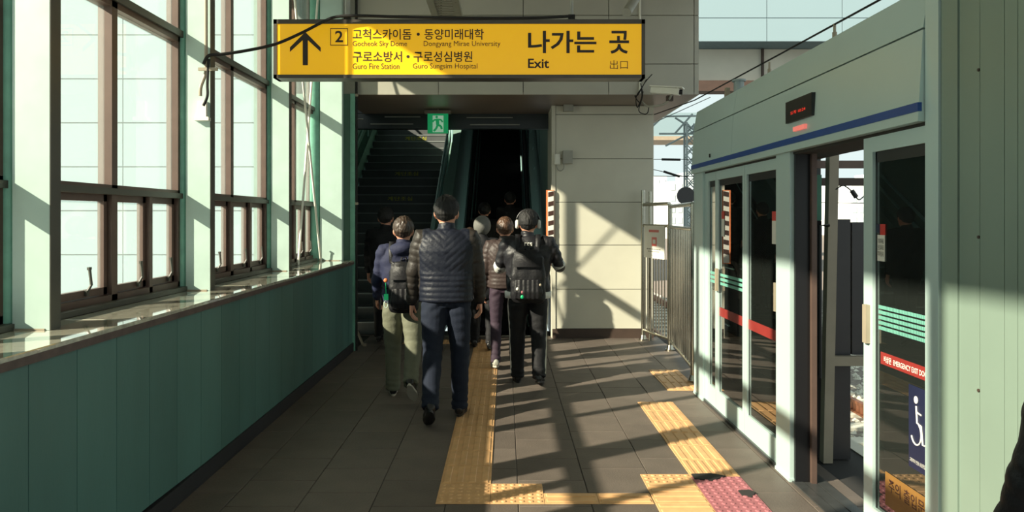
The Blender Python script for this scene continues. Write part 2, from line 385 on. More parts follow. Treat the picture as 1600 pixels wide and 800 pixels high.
# dark lintel behind the soffit
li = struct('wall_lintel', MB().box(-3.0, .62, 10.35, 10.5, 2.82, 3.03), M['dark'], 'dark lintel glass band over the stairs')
for (a, b, z) in ((-1.7, -1.2, 2.98), (-.55, .1, 2.97), (-1.9, -1.3, 2.88), (-.5, .2, 2.87), (-2.4, -2.0, 2.95)): MB().box(a, b, 10.335, 10.35, z, z+.012).build('lintel_reflection', M['greyw'], li)  # pale bars painting lamp reflections on the dark band
# stairwell
struct('floor_landing', MB().box(-3.0, .62, 9.72, 10.2, -.14, -.001), M['tile'])
sw = sempty('wall_stairwell_left', 'tiled stairwell wall on the left of the stairs')
MB().box(-2.99, -2.87, 8.74, 20, 0, 3.93).build('wall_core', M['stwall'], sw)
MB().box(-2.99, -2.87, 8.74, 20, 4.9, 5.2).box(-2.99, -2.87, 8.74, 12.6, 3.93, 4.9).build('wall_upper', M['stwall'], sw)
MB().box(-2.87, -1.83, 8.74, 8.80, 0, 3.04).build('wall_end', M['stwall'], sw)
struct('wall_stairwell_right', MB().box(.62, .75, 10.5, 20, 0, 5.2), M['stwall'])
struct('wall_stairwell_end', MB().box(-3, .75, 19.5, 19.7, 0, 7), M['dark'])  # unseen end wall, carried down to shut daylight out of the stairwell
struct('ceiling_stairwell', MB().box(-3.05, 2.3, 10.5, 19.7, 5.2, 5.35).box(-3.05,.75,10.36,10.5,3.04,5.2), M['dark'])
for xv in (.625,):
    for k in range(6): MB().box(.612, .62, 13.5+k*.9, 14.36+k*.9, 1.6+k*.51, 4.2).build('wall_tile', M['stwall'], bpy.data.objects['wall_stairwell_right'])
# stairs
st = thing('staircase', 'wide dark stone staircase climbing behind the walkers on the left', 'stairs', None, (-1.9, 9.9, 0))
SX0, SX1, SY0, RI, RU = -2.72, -1.18, 9.9, .165, .29
for k in range(28):
    ya, z = SY0+RU*k, RI*(k+1)
    s_ = MB().box(SX0, SX1, ya, ya+RU+.02, max(z-.35, 0), z).build('step', M['stair'], st)
    MB().box(SX0, SX1, ya-.012, ya+.03, z-.012, z+.003).build('nosing', M['nosing'], s_)
    if k in (11, 14, 19):
        d = text('계단조심', (-2.1, -1.66, z-.11, z-.035), ya-.003, M['yel'], s_, 'step_decal', .01)
for sgn, x, lab in ((-1, SX0-.07, 'stainless handrail on the left wall of the staircase'), (1, SX1+.10, 'stainless double handrail between staircase and escalator')):
    t = thing('handrail', lab, 'handrail', None, (x, 9.9, 0))
    def zz(y): return RI*(y-SY0)/RU
    for hgt in (.95, .72): MB().tube([(x, 9.75, hgt), (x, 10.0, hgt+.02), (x, 17.5, zz(17.5)+hgt+.08)], .024, 10).build('rail', M['tealsteel'], t, True)
    for y in np.arange(10.1, 17.4, 1.2): MB().tube([(x, y, max(0, zz(y))+.02), (x, y, zz(y)+1.0)], .018, 8).build('rail_post', M['tealsteel'], t, True)
    if sgn > 0:
        MB().prism([(9.8, 0), (17.8, zz(17.8)), (17.8, zz(17.8)+.25), (9.8, .2)], 0, x-.03, x+.03).build('side_panel', M['stwall'], t)
# sloped low wall between stairs and escalator
def zz(y): return RI*(y-SY0)/RU
struct('wall_divider', MB().prism([(9.8, 0), (19, 0), (19, zz(19)+1.0), (10.1, 1.0), (9.8, .85)], 0, -.98, -.84), M['stwall'])
struct('wall_string', MB().prism([(9.8, 0), (19, zz(19)), (19, zz(19)+.35), (9.8, .35)], 0, -2.87, -2.74), M['stwall'])
es = thing('escalator', 'narrow dark escalator right of the staircase', 'escalator', None, (-.1, 9.7, 0))
def ez(y): return max(0, (y-10.5)*.577)
for sx in (-1, 1):
    cx = -.115+sx*.48
    MB().prism([(9.72, 0), (10.6, 0), (19, ez(19)), (19, ez(19)+.95), (10.55, .92), (9.9, .92), (9.72, .78), (9.66, .5)], 0, cx-.035, cx+.035).build('balustrade', M['esc'], es)
    MB().tube([(cx, 9.66, .5), (cx, 9.72, .84), (cx, 9.9, .95), (cx, 10.5, .95), (cx, 19, ez(19)+.98)], .03, 10).build('handrail_belt', M['rubber'], es, True)
    for q in (-.05, .05): MB().tube([(cx+q, 10.0, .10), (cx+q, 10.5, .12), (cx+q, 19, ez(19)+.22)], .012, 6).tube([(cx+q, 9.8, .88), (cx+q, 10.55, .89), (cx+q, 19, ez(19)+.9)], .010, 6).build('edge_strip', M['tealsteel'], es, True)
MB().box(-.6, .37, 9.74, 10.1, 0, .012).build('comb_plate', M['steel'], es)
for k in range(22):
    ya = 10.1+.4*k; z = max(0, (ya-10.3)*.577)
    MB().box(-.57, .34, ya, ya+.42, z-.22, z+.01).build('step', M['esc'], es)
MB().box(-2.2,.62, 9.72, 9.74, -.01,.003).build('threshold_strip', M['steel'], fl)
# ================= HANGING SIGN =================
YS = 5.5
def R(x0, x1, y0, y1, Y=YS):
    a, b = P(x0, y1, Y), P(x1, y0, Y); return (a.x, b.x, a.z, b.z)
sg = thing('exit_direction_sign', 'long yellow hanging exit sign with an upward arrow and Korean lettering', 'sign', None, (-.38, YS, 3.0))
x0, x1, z0, z1 = R(427, 1008, 30, 122)
MB().box(x0+.01, x1-.01, YS+.012, YS+.14, z0+.01, z1-.01).build('housing', M['sframe'], sg)
MB().box(x0, x1, YS, YS+.15, z1-.034, z1).box(x0, x1, YS, YS+.15, z0, z0+.026).box(x0, x0+.026, YS, YS+.15, z0, z1).box(x1-.026, x1, YS, YS+.15, z0, z1).build('sign_frame', M['sframe'], sg)
MB().box(x0+.02, x1-.02, YS+.006, YS+.012, z0+.02, z1-.02).build('sign_face', M['syel'], sg)
YT = YS+.0045
for s_, r, bd in (("고척스카이돔", (551, 643, 45, 62), .012), ("·", (651, 656, 51, 56), 0), ("동양미래대학", (663, 756, 45, 62), .012),
               ("구로소방서", (551, 628, 80, 97), .012), ("·", (635, 640, 86, 91), 0), ("구로성심병원", (646, 738, 80, 97), .012),
               ("Gocheok Sky Dome", (551, 636, 64, 74.5), 0), ("Dongyang Mirae University", (662, 782, 64, 74.5), 0),
               ("Guro Fire Station", (551, 624, 99, 108), 0), ("Guro Sungsim Hospital", (645, 746, 99, 109.5), 0),
               ("나가는", (825, 932, 48, 83), .022), ("곳", (952, 983, 48, 84), .022), ("Exit", (825, 858, 91.5, 106.5), .02), ("出口", (953, 981, 94, 108), -.004), ("2", (523.5, 536, 48, 66), .02)):
    text(s_, R(*r, Y=YT), YT, M['sink'], sg, bold=bd)
ar = MB()
for a, b in (((477, 102), (477, 52)),):
    q = R(473, 481, 54, 102, YT); ar.box(q[0], q[1], YT-.001, YT+.001, q[2], q[3])
def pp(x, y): p = P(x, y, YT); return (p.x, p.z)
ar.prism([pp(477, 50), pp(501, 74), pp(501, 81), pp(477, 59), pp(453, 81), pp(453, 74)], 1, YT-.0012, YT+.0008)
ar.build('arrow_symbol', M['sink'], sg)
bx = MB()
for q in ((516, 543.5, 44, 45), (516, 543.5, 70, 71), (516, 517, 44, 71), (542.5, 543.5, 44, 71)):
    r = R(*q, Y=YT); bx.box(r[0], r[1], YT-.001, YT+.001, r[2], r[3])
bx.build('number_box', M['sink'], sg)
for x in (543, 893):
    p = P(x, 30, YS+.07)
    MB().tube([(p.x, YS+.07, z1), (p.x, YS+.07, 4.4)], .012 if x > 600 else .02, 10).build('hanger_rod', M['greyw'], sg, True)
    MB().box(p.x-.04, p.x+.04, YS+.04, YS+.10, z1, z1+.012).box(p.x-.025, p.x+.025, YS+.05, YS+.09, z1+.012, z1+.05).build('hanger_bracket', M['rubber'], sg)
# cable along the sign
t = MB()
pts = [P(*q) for q in ((318, 100, 4.95), (326, 87, 4.97), (345, 85, 5.0), (385, 79, 5.1), (430, 69, 5.25), (470, 52, 5.38), (505, 34, 5.44), (525, 26.5, 5.45), (560, 24.5, 5.46), (640, 27, 5.48), (760, 28, 5.49), (850, 27.5, 5.5), (893, 25, 5.52))]
def smooth_path(p, n=5):
    out = []
    for i in range(len(p)-1):
        a, b, c, d = p[max(i-1,0)], p[i], p[i+1], p[min(i+2,len(p)-1)]
        for k in range(n):
            u = k/n; out.append(.5*((2*b)+(c-a)*u+(2*a-5*b+4*c-d)*u*u+(3*b-a-3*c+d)*u**3))
    return out+[p[-1]]
tag(t.tube(smooth_path(pts), .011, 8).build('power_cable', M['rubber'], smooth=True), 'thick black cable draped from the second pillar across the yellow sign', 'cable')
# conduit + junction box on pillar 2
t = thing('junction_box', 'small grey junction box with looping conduit on the second pillar', 'junction box', None, (-2.1, 5.0, 2.4))
b = P(315, 178, 5.0)
MB().cham(b.x-.03, b.x+.03, 5.0, 5.03, b.z-.03, b.z+.09, .004).build('box_body', M['white'], t)
MB().cham(b.x-.05, b.x+.05, 4.99, 5.03, b.z-.045, b.z-.02, .004).build('box_base', M['white'], t)
MB().tube(smooth_path([P(322, 0, 5.0)+Vector((0,0,.8)), P(322, 0, 5.0), P(322, 90, 5.0), P(321, 115, 5.0), P(314, 135, 4.98), P(313, 150, 4.98)]), .012, 8).build('conduit', M['beige'], t, True)
MB().tube(smooth_path([P(326, 92, 4.97), P(324, 130, 4.97), P(324, 150, 4.96), P(318, 165, 4.97)]), .010, 8).build('lead', M['rubber'], t, True)
MB().box(b.x-.01, b.x+.12, 4.965, 4.98, P(0,112,5).z, P(0,107,5).z).build('conduit_clamp', M['beige'], t)
# brace rods bay 3
t = thing('cross_brace', 'pair of thin white brace rods crossing in front of the last left window', 'brace', None, (-2.15, 8, 1.07))
MB().tube([(-2.17, 7.70, 1.071), (-2.13, 8.42, 4.33)], .013, 8).build('brace_rod', M['white'], t, True)
MB().tube([(-2.12, 8.44, 1.071), (-2.15, 7.30, 4.33)], .013, 8).build('brace_rod', M['white'], t, True)
# cable tray and tube camera at the top
a = P(690, 0, 6.5); t = thing('cable_tray', 'perforated metal cable tray hanging above the sign', 'cable tray', None, (a.x, 6.5, 3.6))
tr_ = MB(); zt = 3.44
for (xa, xb) in ((-.22, -.16), (.0, .06)): tr_.box(a.x+xa+.1, a.x+xb+.1, 5.9, 8.0, zt, zt+.05)
for k in range(26): tr_.box(a.x-.1, a.x+.14, 5.92+.08*k, 5.96+.08*k, zt+.012, zt+.02)
tr_.build('tray_ladder', M['tray'], t)
MB().tube([(a.x+.13, 6.4, zt), (a.x+.13, 6.4, 4.4)], .008, 6).tube([(a.x-.1, 7.6, zt), (a.x-.1, 7.6, 4.4)], .008, 6).build('hanger', M['rubber'], t, True)
p = P(985, 10, 7.5); t = thing('tube_camera', 'grey tubular camera pointing down from the roof above the sign', 'light fitting', None, p)  # camera tube, gives no light
MB().tube([P(979, 20, 7.5), P(1000, -14, 7.9), P(1040, -60, 8.6)], .05, 16).build('tube_body', M['greyw'], t, True)
MB().tube([P(1004, -20, 7.9), (P(1004, -20, 7.9).x, 7.9, 4.4)], .012, 8).build('mount', M['greyw'], t, True)
# conduit down fascia
p0, p1 = P(1000, 0, 8.73), P(1000, 146, 8.73)
tag(MB().tube([(p0.x, 8.735, 4.4), (p1.x, 8.735, 3.05)], .014, 8).build('conduit', M['white'], smooth=True), 'thin white conduit running down the fascia behind the sign', 'pipe')
# CCTV
cz = P(1040, 142, 8.4); t = thing('security_camera', 'off-white box security camera under the fascia corner', 'camera', None, cz)
d = Vector((.38, -.1, -.06))
c0 = P(1018, 138, 8.5); c1 = P(1062, 141, 8.35)
def obox(mb, p0, p1, w, h, up=Vector((0,0,1))):
    t_ = (p1-p0).normalized(); s_ = t_.cross(up).normalized(); u_ = s_.cross(t_).normalized(); v = []
    for p in (p0, p1):
        for a, b in ((-1,-1),(1,-1),(1,1),(-1,1)): v.append(p+s_*a*w/2+u_*b*h/2)
    return mb.add(v, [(3,2,1,0),(4,5,6,7),(0,1,5,4),(1,2,6,5),(2,3,7,6),(3,0,4,7)])
obox(MB(), c0+Vector((0,0,-.02)), c1+Vector((0,0,-.02)), .09, .07).build('camera_body', M['white'], t)
obox(MB(), c0+Vector((-.01,0,.022)), c1+Vector((.04,-.01,.022)), .12, .014).build('sun_shield', M['white'], t)
MB().tube([c1+Vector((-.005,0,-.02)), c1+Vector((.03,-.01,-.022))], .03, 16).build('lens', M['black'], t, True)
MB().tube(smooth_path([c1+Vector((-.09,0,-.05)), P(1042, 160, 8.45), P(1030, 165, 8.5), P(1012, 166, 8.6), P(1004, 160, 8.74)]), .013, 8).build('bracket', M['greyw'], t, True)
MB().box(c1.x-.13, c1.x-.06, 8.40, 8.47, c1.z-.11, c1.z-.05).build('pivot', M['brown'], t)
wv = MB()
for q in (((1019,116),(1010,126),(1002,138),(994,152),(996,168),(1003,150),(1001,136)), ((1001,130),(1004,150),(998,172),(1006,178),(1012,176),(1014,165)), ((1010,124),(997,148),(992,150),(1000,160),(1005,143))):
    wv.tube(smooth_path([P(x, y, 8.68+.01*k) for k, (x, y) in enumerate(q)]), .006, 6)
tag(wv.build('tangled_wires', M['rubber'], smooth=True), 'loose black wires looped left of the security camera', 'wires')
# wall boxes
def wallbox(name, label, x0, x1, y0, y1, m, dep=.06, Y=YW):
    r = R(x0, x1, y0, y1, Y); t = thing(name, label, 'electrical box', None, ((r[0]+r[1])/2, Y, r[2]))
    MB().cham(0, 0, 0, 0, 0, 0, 0) if False else MB().box(r[0], r[1], Y-dep, Y, r[2], r[3]).build('box_body', m, t)
    MB().box(r[0]+.012, r[1]-.012, Y-dep-.006, Y-dep, r[2]+.012, r[3]-.012).build('box_lid', m, t); return t
wallbox('switch_box', 'small white switch box on the cream wall', 866, 875, 241, 257, M['white'], .04)
t = wallbox('electrical_box', 'grey metal box beside the white switch box', 879, 894, 236, 256, M['greyw'], .07)
tag(MB().tube(smooth_path([P(870, 257, 9.57), P(871, 264, 9.56), P(876, 267, 9.55), P(881, 263, 9.55), P(881, 256, 9.56)]), .007, 6).build('wire_loop', M['greyw'], smooth=True), 'short grey wire looping between the two wall boxes', 'wire')
wallbox('soffit_box', 'small grey box on the wall just below the soffit', 880, 895, 162, 175, M['greyw'], .09)
# exit light
ex = thing('emergency_exit_light', 'green running man exit sign hanging over the stairs', 'exit sign', None, (-.9, 9.9, 2.8))
r = R(668, 700, 177.5, 208, 9.9)
MB().box(r[0], r[1], 9.9, 9.95, r[2], r[3]).build('sign_body', M['green'], ex)
MB().box(r[0]-.04, r[1]+.04, 9.88, 9.97, r[3], r[3]+.04).tube([((r[0]+r[1])/2, 9.92, r[3]), ((r[0]+r[1])/2, 9.92, 3.03)], .012, 8).build('mount', M['soffit'], ex)
def g(a, b): return (r[0]+(r[1]-r[0])*a, r[2]+(r[3]-r[2])*b)
MB().prism([g(.25,.05), g(.78,.05), g(.78,.9), g(.25,.9)], 1, 9.897, 9.90).build('doorway_symbol', M['greenw'], ex)
rm = MB()
def limb(pts, wd):
    for a, b in zip(pts[:-1], pts[1:]):
        a, b = Vector(g(*a)), Vector(g(*b)); n_ = (b-a).normalized(); n_ = Vector((-n_.y, n_.x))*wd
        rm.prism([tuple(a-n_), tuple(b-n_), tuple(b+n_), tuple(a+n_)], 1, 9.893, 9.8975)
limb([(.48,.72), (.50,.42)], .022); limb([(.50,.42), (.66,.36), (.70,.20)], .014); limb([(.50,.42), (.42,.22), (.30,.10)], .014)
limb([(.48,.70), (.66,.68), (.74,.56)], .011); limb([(.48,.70), (.30,.66), (.26,.56)], .011)
c = g(.45, .82); rm.prism([(c[0]+.018*math.cos(k*.7854), c[1]+.018*math.sin(k*.7854)) for k in range(8)], 1, 9.893, 9.8975)
rm.build('running_man_symbol', M['green'], ex)
# hazard-striped corner guard
hz = thing('corner_guard', 'orange and white corner guard with dark stripes on the wall edge', 'corner guard', None, (.6, 9.58, 1.1))
r = R(854, 865, 297, 412, 9.56)
MB().box(r[0]-.004, r[1]+.004, 9.56, 9.588, r[2], r[3]).build('guard_body', M['orange'], hz)
MB().box(r[0]+.016, r[1]-.0, 9.556, 9.56, r[2]+.01, r[3]-.01).build('reflective_strip', M['stick'], hz)
for k in range(8):
    z = r[3]-.09-k*.125
    if z < r[2]: break
    MB().prism([(r[0]+.02, z), (r[1]-.004, z+.018), (r[1]-.004, z+.075), (r[0]+.02, z+.06)], 1, 9.552, 9.556).build('dark_stripe', M['maroon'], hz)
# leaning stick left of stairs
q = thing('leaning_handle', 'short pale metal prop leaning by the foot of the teal post', 'prop', None, P(568, 548, 9.3))
MB().tube([P(556, 512, 9.3), P(570, 546, 9.0)], .016, 8).build('prop_bar', M['beige'], q, True)
MB().box(P(570,546,9).x-.02, P(570,546,9).x+.02, 8.97, 9.03, 0, .03).build('prop_foot', M['beige'], q)
# ================= STAINLESS FENCE =================
def fence(label, A, B, ztop, zlow, nb, posts, postz):
    t = thing('steel_barrier', label, 'barrier', 'stainless barriers beside the screen doors', (A.x, A.y, 0))
    up = Vector((0,0,1))
    for pnt, pz in zip((A, B), postz):
        if pnt in posts:
            MB().tube([pnt, pnt+up*pz], .027, 12).build('post', M['steel'], t, True)
            MB().tube([pnt, pnt+up*.02], .055, 12).tube([pnt+up*.02, pnt+up*.07], .045, 12, .03).build('post_base', M['steel'], t, True)
    a, b = A.lerp(B, .03), A.lerp(B, .97)
    for z, r_ in ((ztop, .022), (zlow, .02), (.13, .018)):
        MB().tube([a+up*z, b+up*z], r_, 10).build('rail', M['steel'], t, True)
    for k in range(nb):
        p = a.lerp(b, (k+.5)/nb); MB().tube([p+up*.13, p+up*zlow], .009, 6).build('bar', M['steel'], t, True)
    return t
A0, A1, A2 = Vector((1.76, 9.42, 0)), Vector((1.94, 8.68, 0)), Vector((1.79, 7.02, 0))
f1 = fence('stainless barred gate carrying the white notice', A0, A1, 1.735, 1.47, 9, (A0,), (1.92, 1.7))
MB().tube([A0+Vector((.08,-.05,0)), A0+Vector((.08,-.05,1.9))], .02, 10).build('hinge_post', M['steel'], f1, True)
f2 = fence('stainless barred fence running to the screen door post', A1, A2, 1.70, 1.46, 13, (A1, A2), (1.73, 1.70))
nb_ = thing('warning_notice', 'white notice with red symbol tied to the barred gate', 'notice', None, P(1026, 380, 8.9))
r = R(1012, 1040, 352, 405, 8.85)
u = (A1-A0).normalized(); nrm = Vector((-u.y, u.x, 0)); nrm = nrm if nrm.y < 0 else -nrm
base = A0.lerp(A1, .5)+nrm*.03
def np_(a, z, off=0): return base+u*a+Vector((0,0,z))+nrm*off
def nquad(mb, a0, a1, z0, z1, o1, o2):
    v = [np_(a0,z0,o1),np_(a1,z0,o1),np_(a1,z1,o1),np_(a0,z1,o1),np_(a0,z0,o2),np_(a1,z0,o2),np_(a1,z1,o2),np_(a0,z1,o2)]
    return mb.add(v, [(3,2,1,0),(4,5,6,7),(0,1,5,4),(1,2,6,5),(2,3,7,6),(3,0,4,7)])
nquad(MB(), -.27, .30, 1.07, 1.47, 0, .004).build('notice_plate', M['stick'], nb_)
rb = MB(); nquad(rb, -.05, .09, 1.22, 1.33, .004, .0055); nquad(rb, -.13, .15, 1.39, 1.42, .004, .0055); rb.build('red_symbol', M['red'], nb_)
rb = MB(); nquad(rb, -.02, .06, 1.25, 1.30, .0055, .0065); rb.build('white_symbol', M['stick'], nb_)
rb = MB()
for k, (z, wd) in enumerate(((1.175, .2), (1.145, .16), (1.10, .06))):
    for j in range(8): nquad(rb, -wd+.01+j*wd/4, -wd+j*wd/4+wd/5, z, z+.014, .004, .0052)
rb.build('notice_lines', M['frameo'], nb_)
# ================= SCREEN DOORS =================
XP = 1.71
hd = thing('screen_door_header', 'pale green header beam over the platform screen doors with a blue stripe', 'header beam', None, (1.8, 4.7, 1.96))
yA, yB, yC = 2.97, 5.45, 6.60
for a, b in ((yA, yB), (yB, yC)):
    MB().prism([(XP-.045, 1.96), (2.02, 1.96), (2.02, 2.33), (XP-.025, 2.33)], 1, a+.002, b-.002).build('header_panel', M['psd'], hd)
    MB().prism([(XP-.025, 2.338), (2.02, 2.338), (2.02, 2.50), (XP+.005, 2.515)], 1, a+.002, b-.002).build('header_panel', M['psd'], hd)
MB().box(XP, 2.0, yA, yC, 2.32, 2.345).build('joint_strip', M['joint'], hd)
MB().box(XP-.0475, XP-.03, yA, yC, 2.0, 2.036).build('blue_stripe', M['blue'], hd)
MB().box(XP+.0, 1.98, yA, yC, 1.945, 1.961).build('track_channel', M['joint'], hd)
ds = MB(); 
ds.box(XP-.052, XP-.02, 3.99, 4.36, 2.125, 2.25); dsp = ds.build('led_display', M['black'], hd)
text("도착 10:24", (4.28, 4.07, 2.165, 2.185), XP-.0535, M['ledred'], dsp, 'led_text', nrm='edge')
MB().box(XP-.055, XP-.03, 4.08, 4.24, 2.065, 2.09).build('indicator_lamp', M['lampred'], hd)
MB().box(XP-.05, XP-.04, 6.0, 6.012, 2.06, 2.09).build('keyhole', M['black'], hd)
def post(label, x0, x1, y0, y1, z1, m='psd', nm='screen_door_post'):
    t = thing(nm, label, 'post', None, ((x0+x1)/2, (y0+y1)/2, 0))
    MB().box(x0, x1, y0, y1, 0, z1).build('post_body', M[m], t)
    MB().box(x0-.006, x1+.004, y0-.006, y1+.004, 0, .02).build('post_foot', M[m], t); return t
post('pale green end post of the screen doors beside the barred fence', XP-.02, 1.86, 6.31, 6.60, 1.96)
tp = post('broad pale green post left of the open doorway', XP-.02, 1.80, 4.375, 4.60, 1.96)
MB().box(XP+.004, 1.82, 4.352, 4.375, 0, 1.945).build('door_seal', M['black'], tp); MB().box(1.80, 1.83, 4.325, 4.352, 0, 1.945).build('door_guide', M['frame'], tp)
post('pale green post between the glass door and the grey cabinet', XP-.02, 1.80, 2.875, 2.965, 2.62)
def gdoor(label, y0, y1, fl_, fr_, zb, sticker=None, band=True, x=XP, group='glass leaves of the screen doors', handle=None, ztop=1.875):
    t = thing('glass_door', label, 'door', group, (x, (y0+y1)/2, 0))
    MB().box(x, x+.045, y0, y0+fl_, .02, 1.945).box(x, x+.045, y1-fr_, y1, .02, 1.945).box(x, x+.045, y0+fl_, y1-fr_, .02, zb).box(x, x+.045, y0+fl_, y1-fr_, ztop, 1.945).build('door_frame', M['psd'], t)
    g_ = MB().box(x+.016, x+.024, y0+fl_, y1-fr_, zb, ztop).build('glass_pane', M['dglass'], t)
    xs_ = x+.0145
    a, b = y0+fl_, y1-fr_
    bm2 = MB(); bw = .012
    bm2.box(xs_, xs_+.001, a, a+bw, zb, ztop).box(xs_, xs_+.001, b-bw, b, zb, ztop).box(xs_, xs_+.001, a, b, ztop-.05, ztop).build('black_border', M['black'], t)
    if band:
        bb = MB()
        for k in range(3):
            for j in range(int((b-a-.03)/.012)): bb.box(xs_-.001, xs_, a+.02+j*.012, a+.02+j*.012+.008, 1.03+.035*k, 1.052+.035*k)
        bb.build('dotted_band', M['tealband'], t)['kind'] = 'stuff'
    if handle: MB().box(x-.02, x, handle-.018, handle+.018, .98, 1.16).build('handle', M['beige'], t)
    return t, a, b, xs_
gdoor('narrow fixed glass strip at the far end of the screen doors', 5.985, 6.305, .02, .10, .17, handle=None)
t, a, b, xs_ = gdoor('far glass screen door reflecting the striped corner guard', 5.265, 5.98, .05, .05, .17, handle=5.93)
MB().box(xs_-.002, xs_-.0005, 5.80, 5.87, 1.42, 1.56).build('notice_sticker', M['stick'], t); MB().box(xs_-.002, xs_-.0005, 5.80, 5.87, 1.56, 1.62).build('notice_sticker', M['red'], t)
MB().box(xs_-.002, xs_-.0005, a, b, .78, .85).build('red_band', M['redd'], t)
t, a, b, xs_ = gdoor('second glass screen door next to the broad post', 4.605, 5.26, .05, .04, .17, band=False, handle=4.63)
MB().box(xs_-.002, xs_-.0005, 4.67, 4.76, 1.40, 1.55).build('notice_sticker', M['stick'], t); MB().box(xs_-.002, xs_-.0005, 4.67, 4.76, 1.55, 1.61).build('notice_sticker', M['red'], t)
MB().box(xs_-.002, xs_-.0005, a, b, .78, .85).build('red_band', M['redd'], t)
t, a, b, xs_ = gdoor('near glass screen door with the wheelchair symbol', 2.965, 3.515, .02, .085, .22, band=False, handle=3.47)
bb = MB()
for k in range(5):
    for j in range(34): bb.box(xs_-.001, xs_, a+.005+j*.0122, a+.005+j*.0122+.0085, 1.055+.024*k, 1.071+.024*k)
bb.build('dotted_band', M['tealband'], t)['kind'] = 'stuff'
MB().box(xs_-.0022, xs_-.0005, a+.0, b-.05, .90, .955).build('red_band', M['redd'], t)
text("비상문  EMERGENCY EXIT DOOR", (b-.08, a+.005, .912, .942), xs_-.003, M['stick'], t, 'band_lettering', .01, 'edge')
MB().box(xs_-.002, xs_-.0005, a, a+.16, .51, .86).build('navy_decal', M['navy'], t)
wc = MB(); cy, cz_ = a+.085, .68
def yz(pts, r_): wc.tube([(xs_-.003, y, z) for y, z in pts], r_, 6)
wc.prism([(cy+.018+.014*math.cos(k*.6283), cz_+.125+.016*math.sin(k*.6283)) for k in range(10)], 0, xs_-.004, xs_-.002)
yz([(cy+.015, cz_+.10), (cy+.008, cz_+.03), (cy-.022, cz_+.025), (cy-.034, cz_-.05), (cy-.05, cz_-.048)], .004); yz([(cy+.012, cz_+.075), (cy-.022, cz_+.07)], .0035)
yz([(cy+.016+.038*math.cos(q), cz_-.015+.048*math.sin(q)) for q in np.linspace(1.9, 5.9, 14)], .0035)
wc.build('wheelchair_symbol', M['stick'], t)
text("교통약자 전용 승강문입니다", (a+.15, a+.01, .535, .552), xs_-.003, M['stick'], t, 'decal_lettering', 0, 'edge')
text("주의 출입문", (b-.12, a+.04, .34, .40), xs_-.003, M['maroon'], t, 'caution_lettering', .01, 'edge')
MB().box(xs_-.0018, xs_-.0005, a+.02, b-.09, .27, .42).build('yellow_decal', mat('ochre_decal', (128,92,44), .5), t)
MB().box(xs_-.002, xs_-.0005, 3.345, 3.41, 1.37, 1.49).build('notice_sticker', M['stick'], t); s2_ = MB().box(xs_-.0022, xs_-.0006, 3.34, 3.385, 1.49, 1.54).build('notice_sticker', M['red'], t)
MB().box(xs_-.0022, xs_-.0006, 3.385, 3.42, 1.50, 1.54).build('notice_sticker', M['navy'], t)
text("기대지마세요\n손조심하세요\n주의하십시오", (3.405, 3.352, 1.39, 1.475), xs_-.0028, M['frameo'], t, 'sticker_lettering', .005, 'edge')
# bottom track sill and threshold
struct('trim_3', MB().box(XP-.015, 1.80, 4.60, 6.31, 0, .02).box(XP+.0, 1.80, 2.9, 3.52, 0, .018), M['thresh'], 'metal bottom track of the screen doors')
struct('trim_4', MB().box(1.70, 1.76, 3.52, 4.37, 0, .008).box(1.765, 1.83, 3.52, 4.5, 0, .006).box(1.835,1.90,3.3,4.5,0,.008), M['thresh'], 'dark threshold of the open doorway')
# near cabinet
nc = thing('screen_door_cabinet', 'tall grey green steel cabinet at the right edge', 'cabinet', None, (1.9, 2.5, 0))
MB().box(XP+.004, 2.05, 2.2, 2.87, 0, 2.85).build('cabinet_core', M['joint'], nc)
ye = [2.87, 2.765, 2.695, 2.635, 2.505, 2.44, 2.2]
for k in range(6): MB().box(XP-.012 if k not in (1,) else XP-.006, XP+.004, ye[k+1]+.0015, ye[k]-.0015, .0, 2.85).build('cabinet_panel', M['psdd'], nc)
for z in (.45, .95, 1.5, 2.1): MB().tube([(XP-.016, 2.64, z), (XP-.008, 2.64, z)], .006, 8).build('screw', M['brown'], nc, True)
# roof wire and fittings on header
t = thing('overhead_wire', 'thin steel wire strung above the screen door header', 'wire', None, (1.9, 5, 2.7))
MB().tube([(1.9, 2.9, 2.66), (1.9, 5, 2.70), (1.9, 7.4, 2.75), (1.92, 9.5, 2.9)], .006, 6).build('wire', M['rubber'], t, True)
for y in (3.2, 4.25, 5.3, 6.35): MB().tube([(1.9, y, 2.50), (1.9, y, 2.69)], .008, 6).tube([(1.9, y, 2.60), (1.9, y, 2.64)], .014, 8).build('wire_clip', M['beige'], t, True)
t = thing('roof_fitting', 'small round metal fitting standing on the header', 'fitting', None, (1.9, 5.75, 2.5))
MB().tube([(1.87, 5.9, 2.50), (1.87, 5.9, 2.66)], .04, 14).build('fitting_body', M['mast'], t, True)
MB().tube([(1.87, 5.9, 2.66), (1.87, 5.9, 2.675)], .055, 14).build('fitting_cap', M['mast'], t, True)
MB().box(1.80, 1.83, 6.0, 6.05, 2.50, 2.63).build('fitting_block', M['beige'], t)
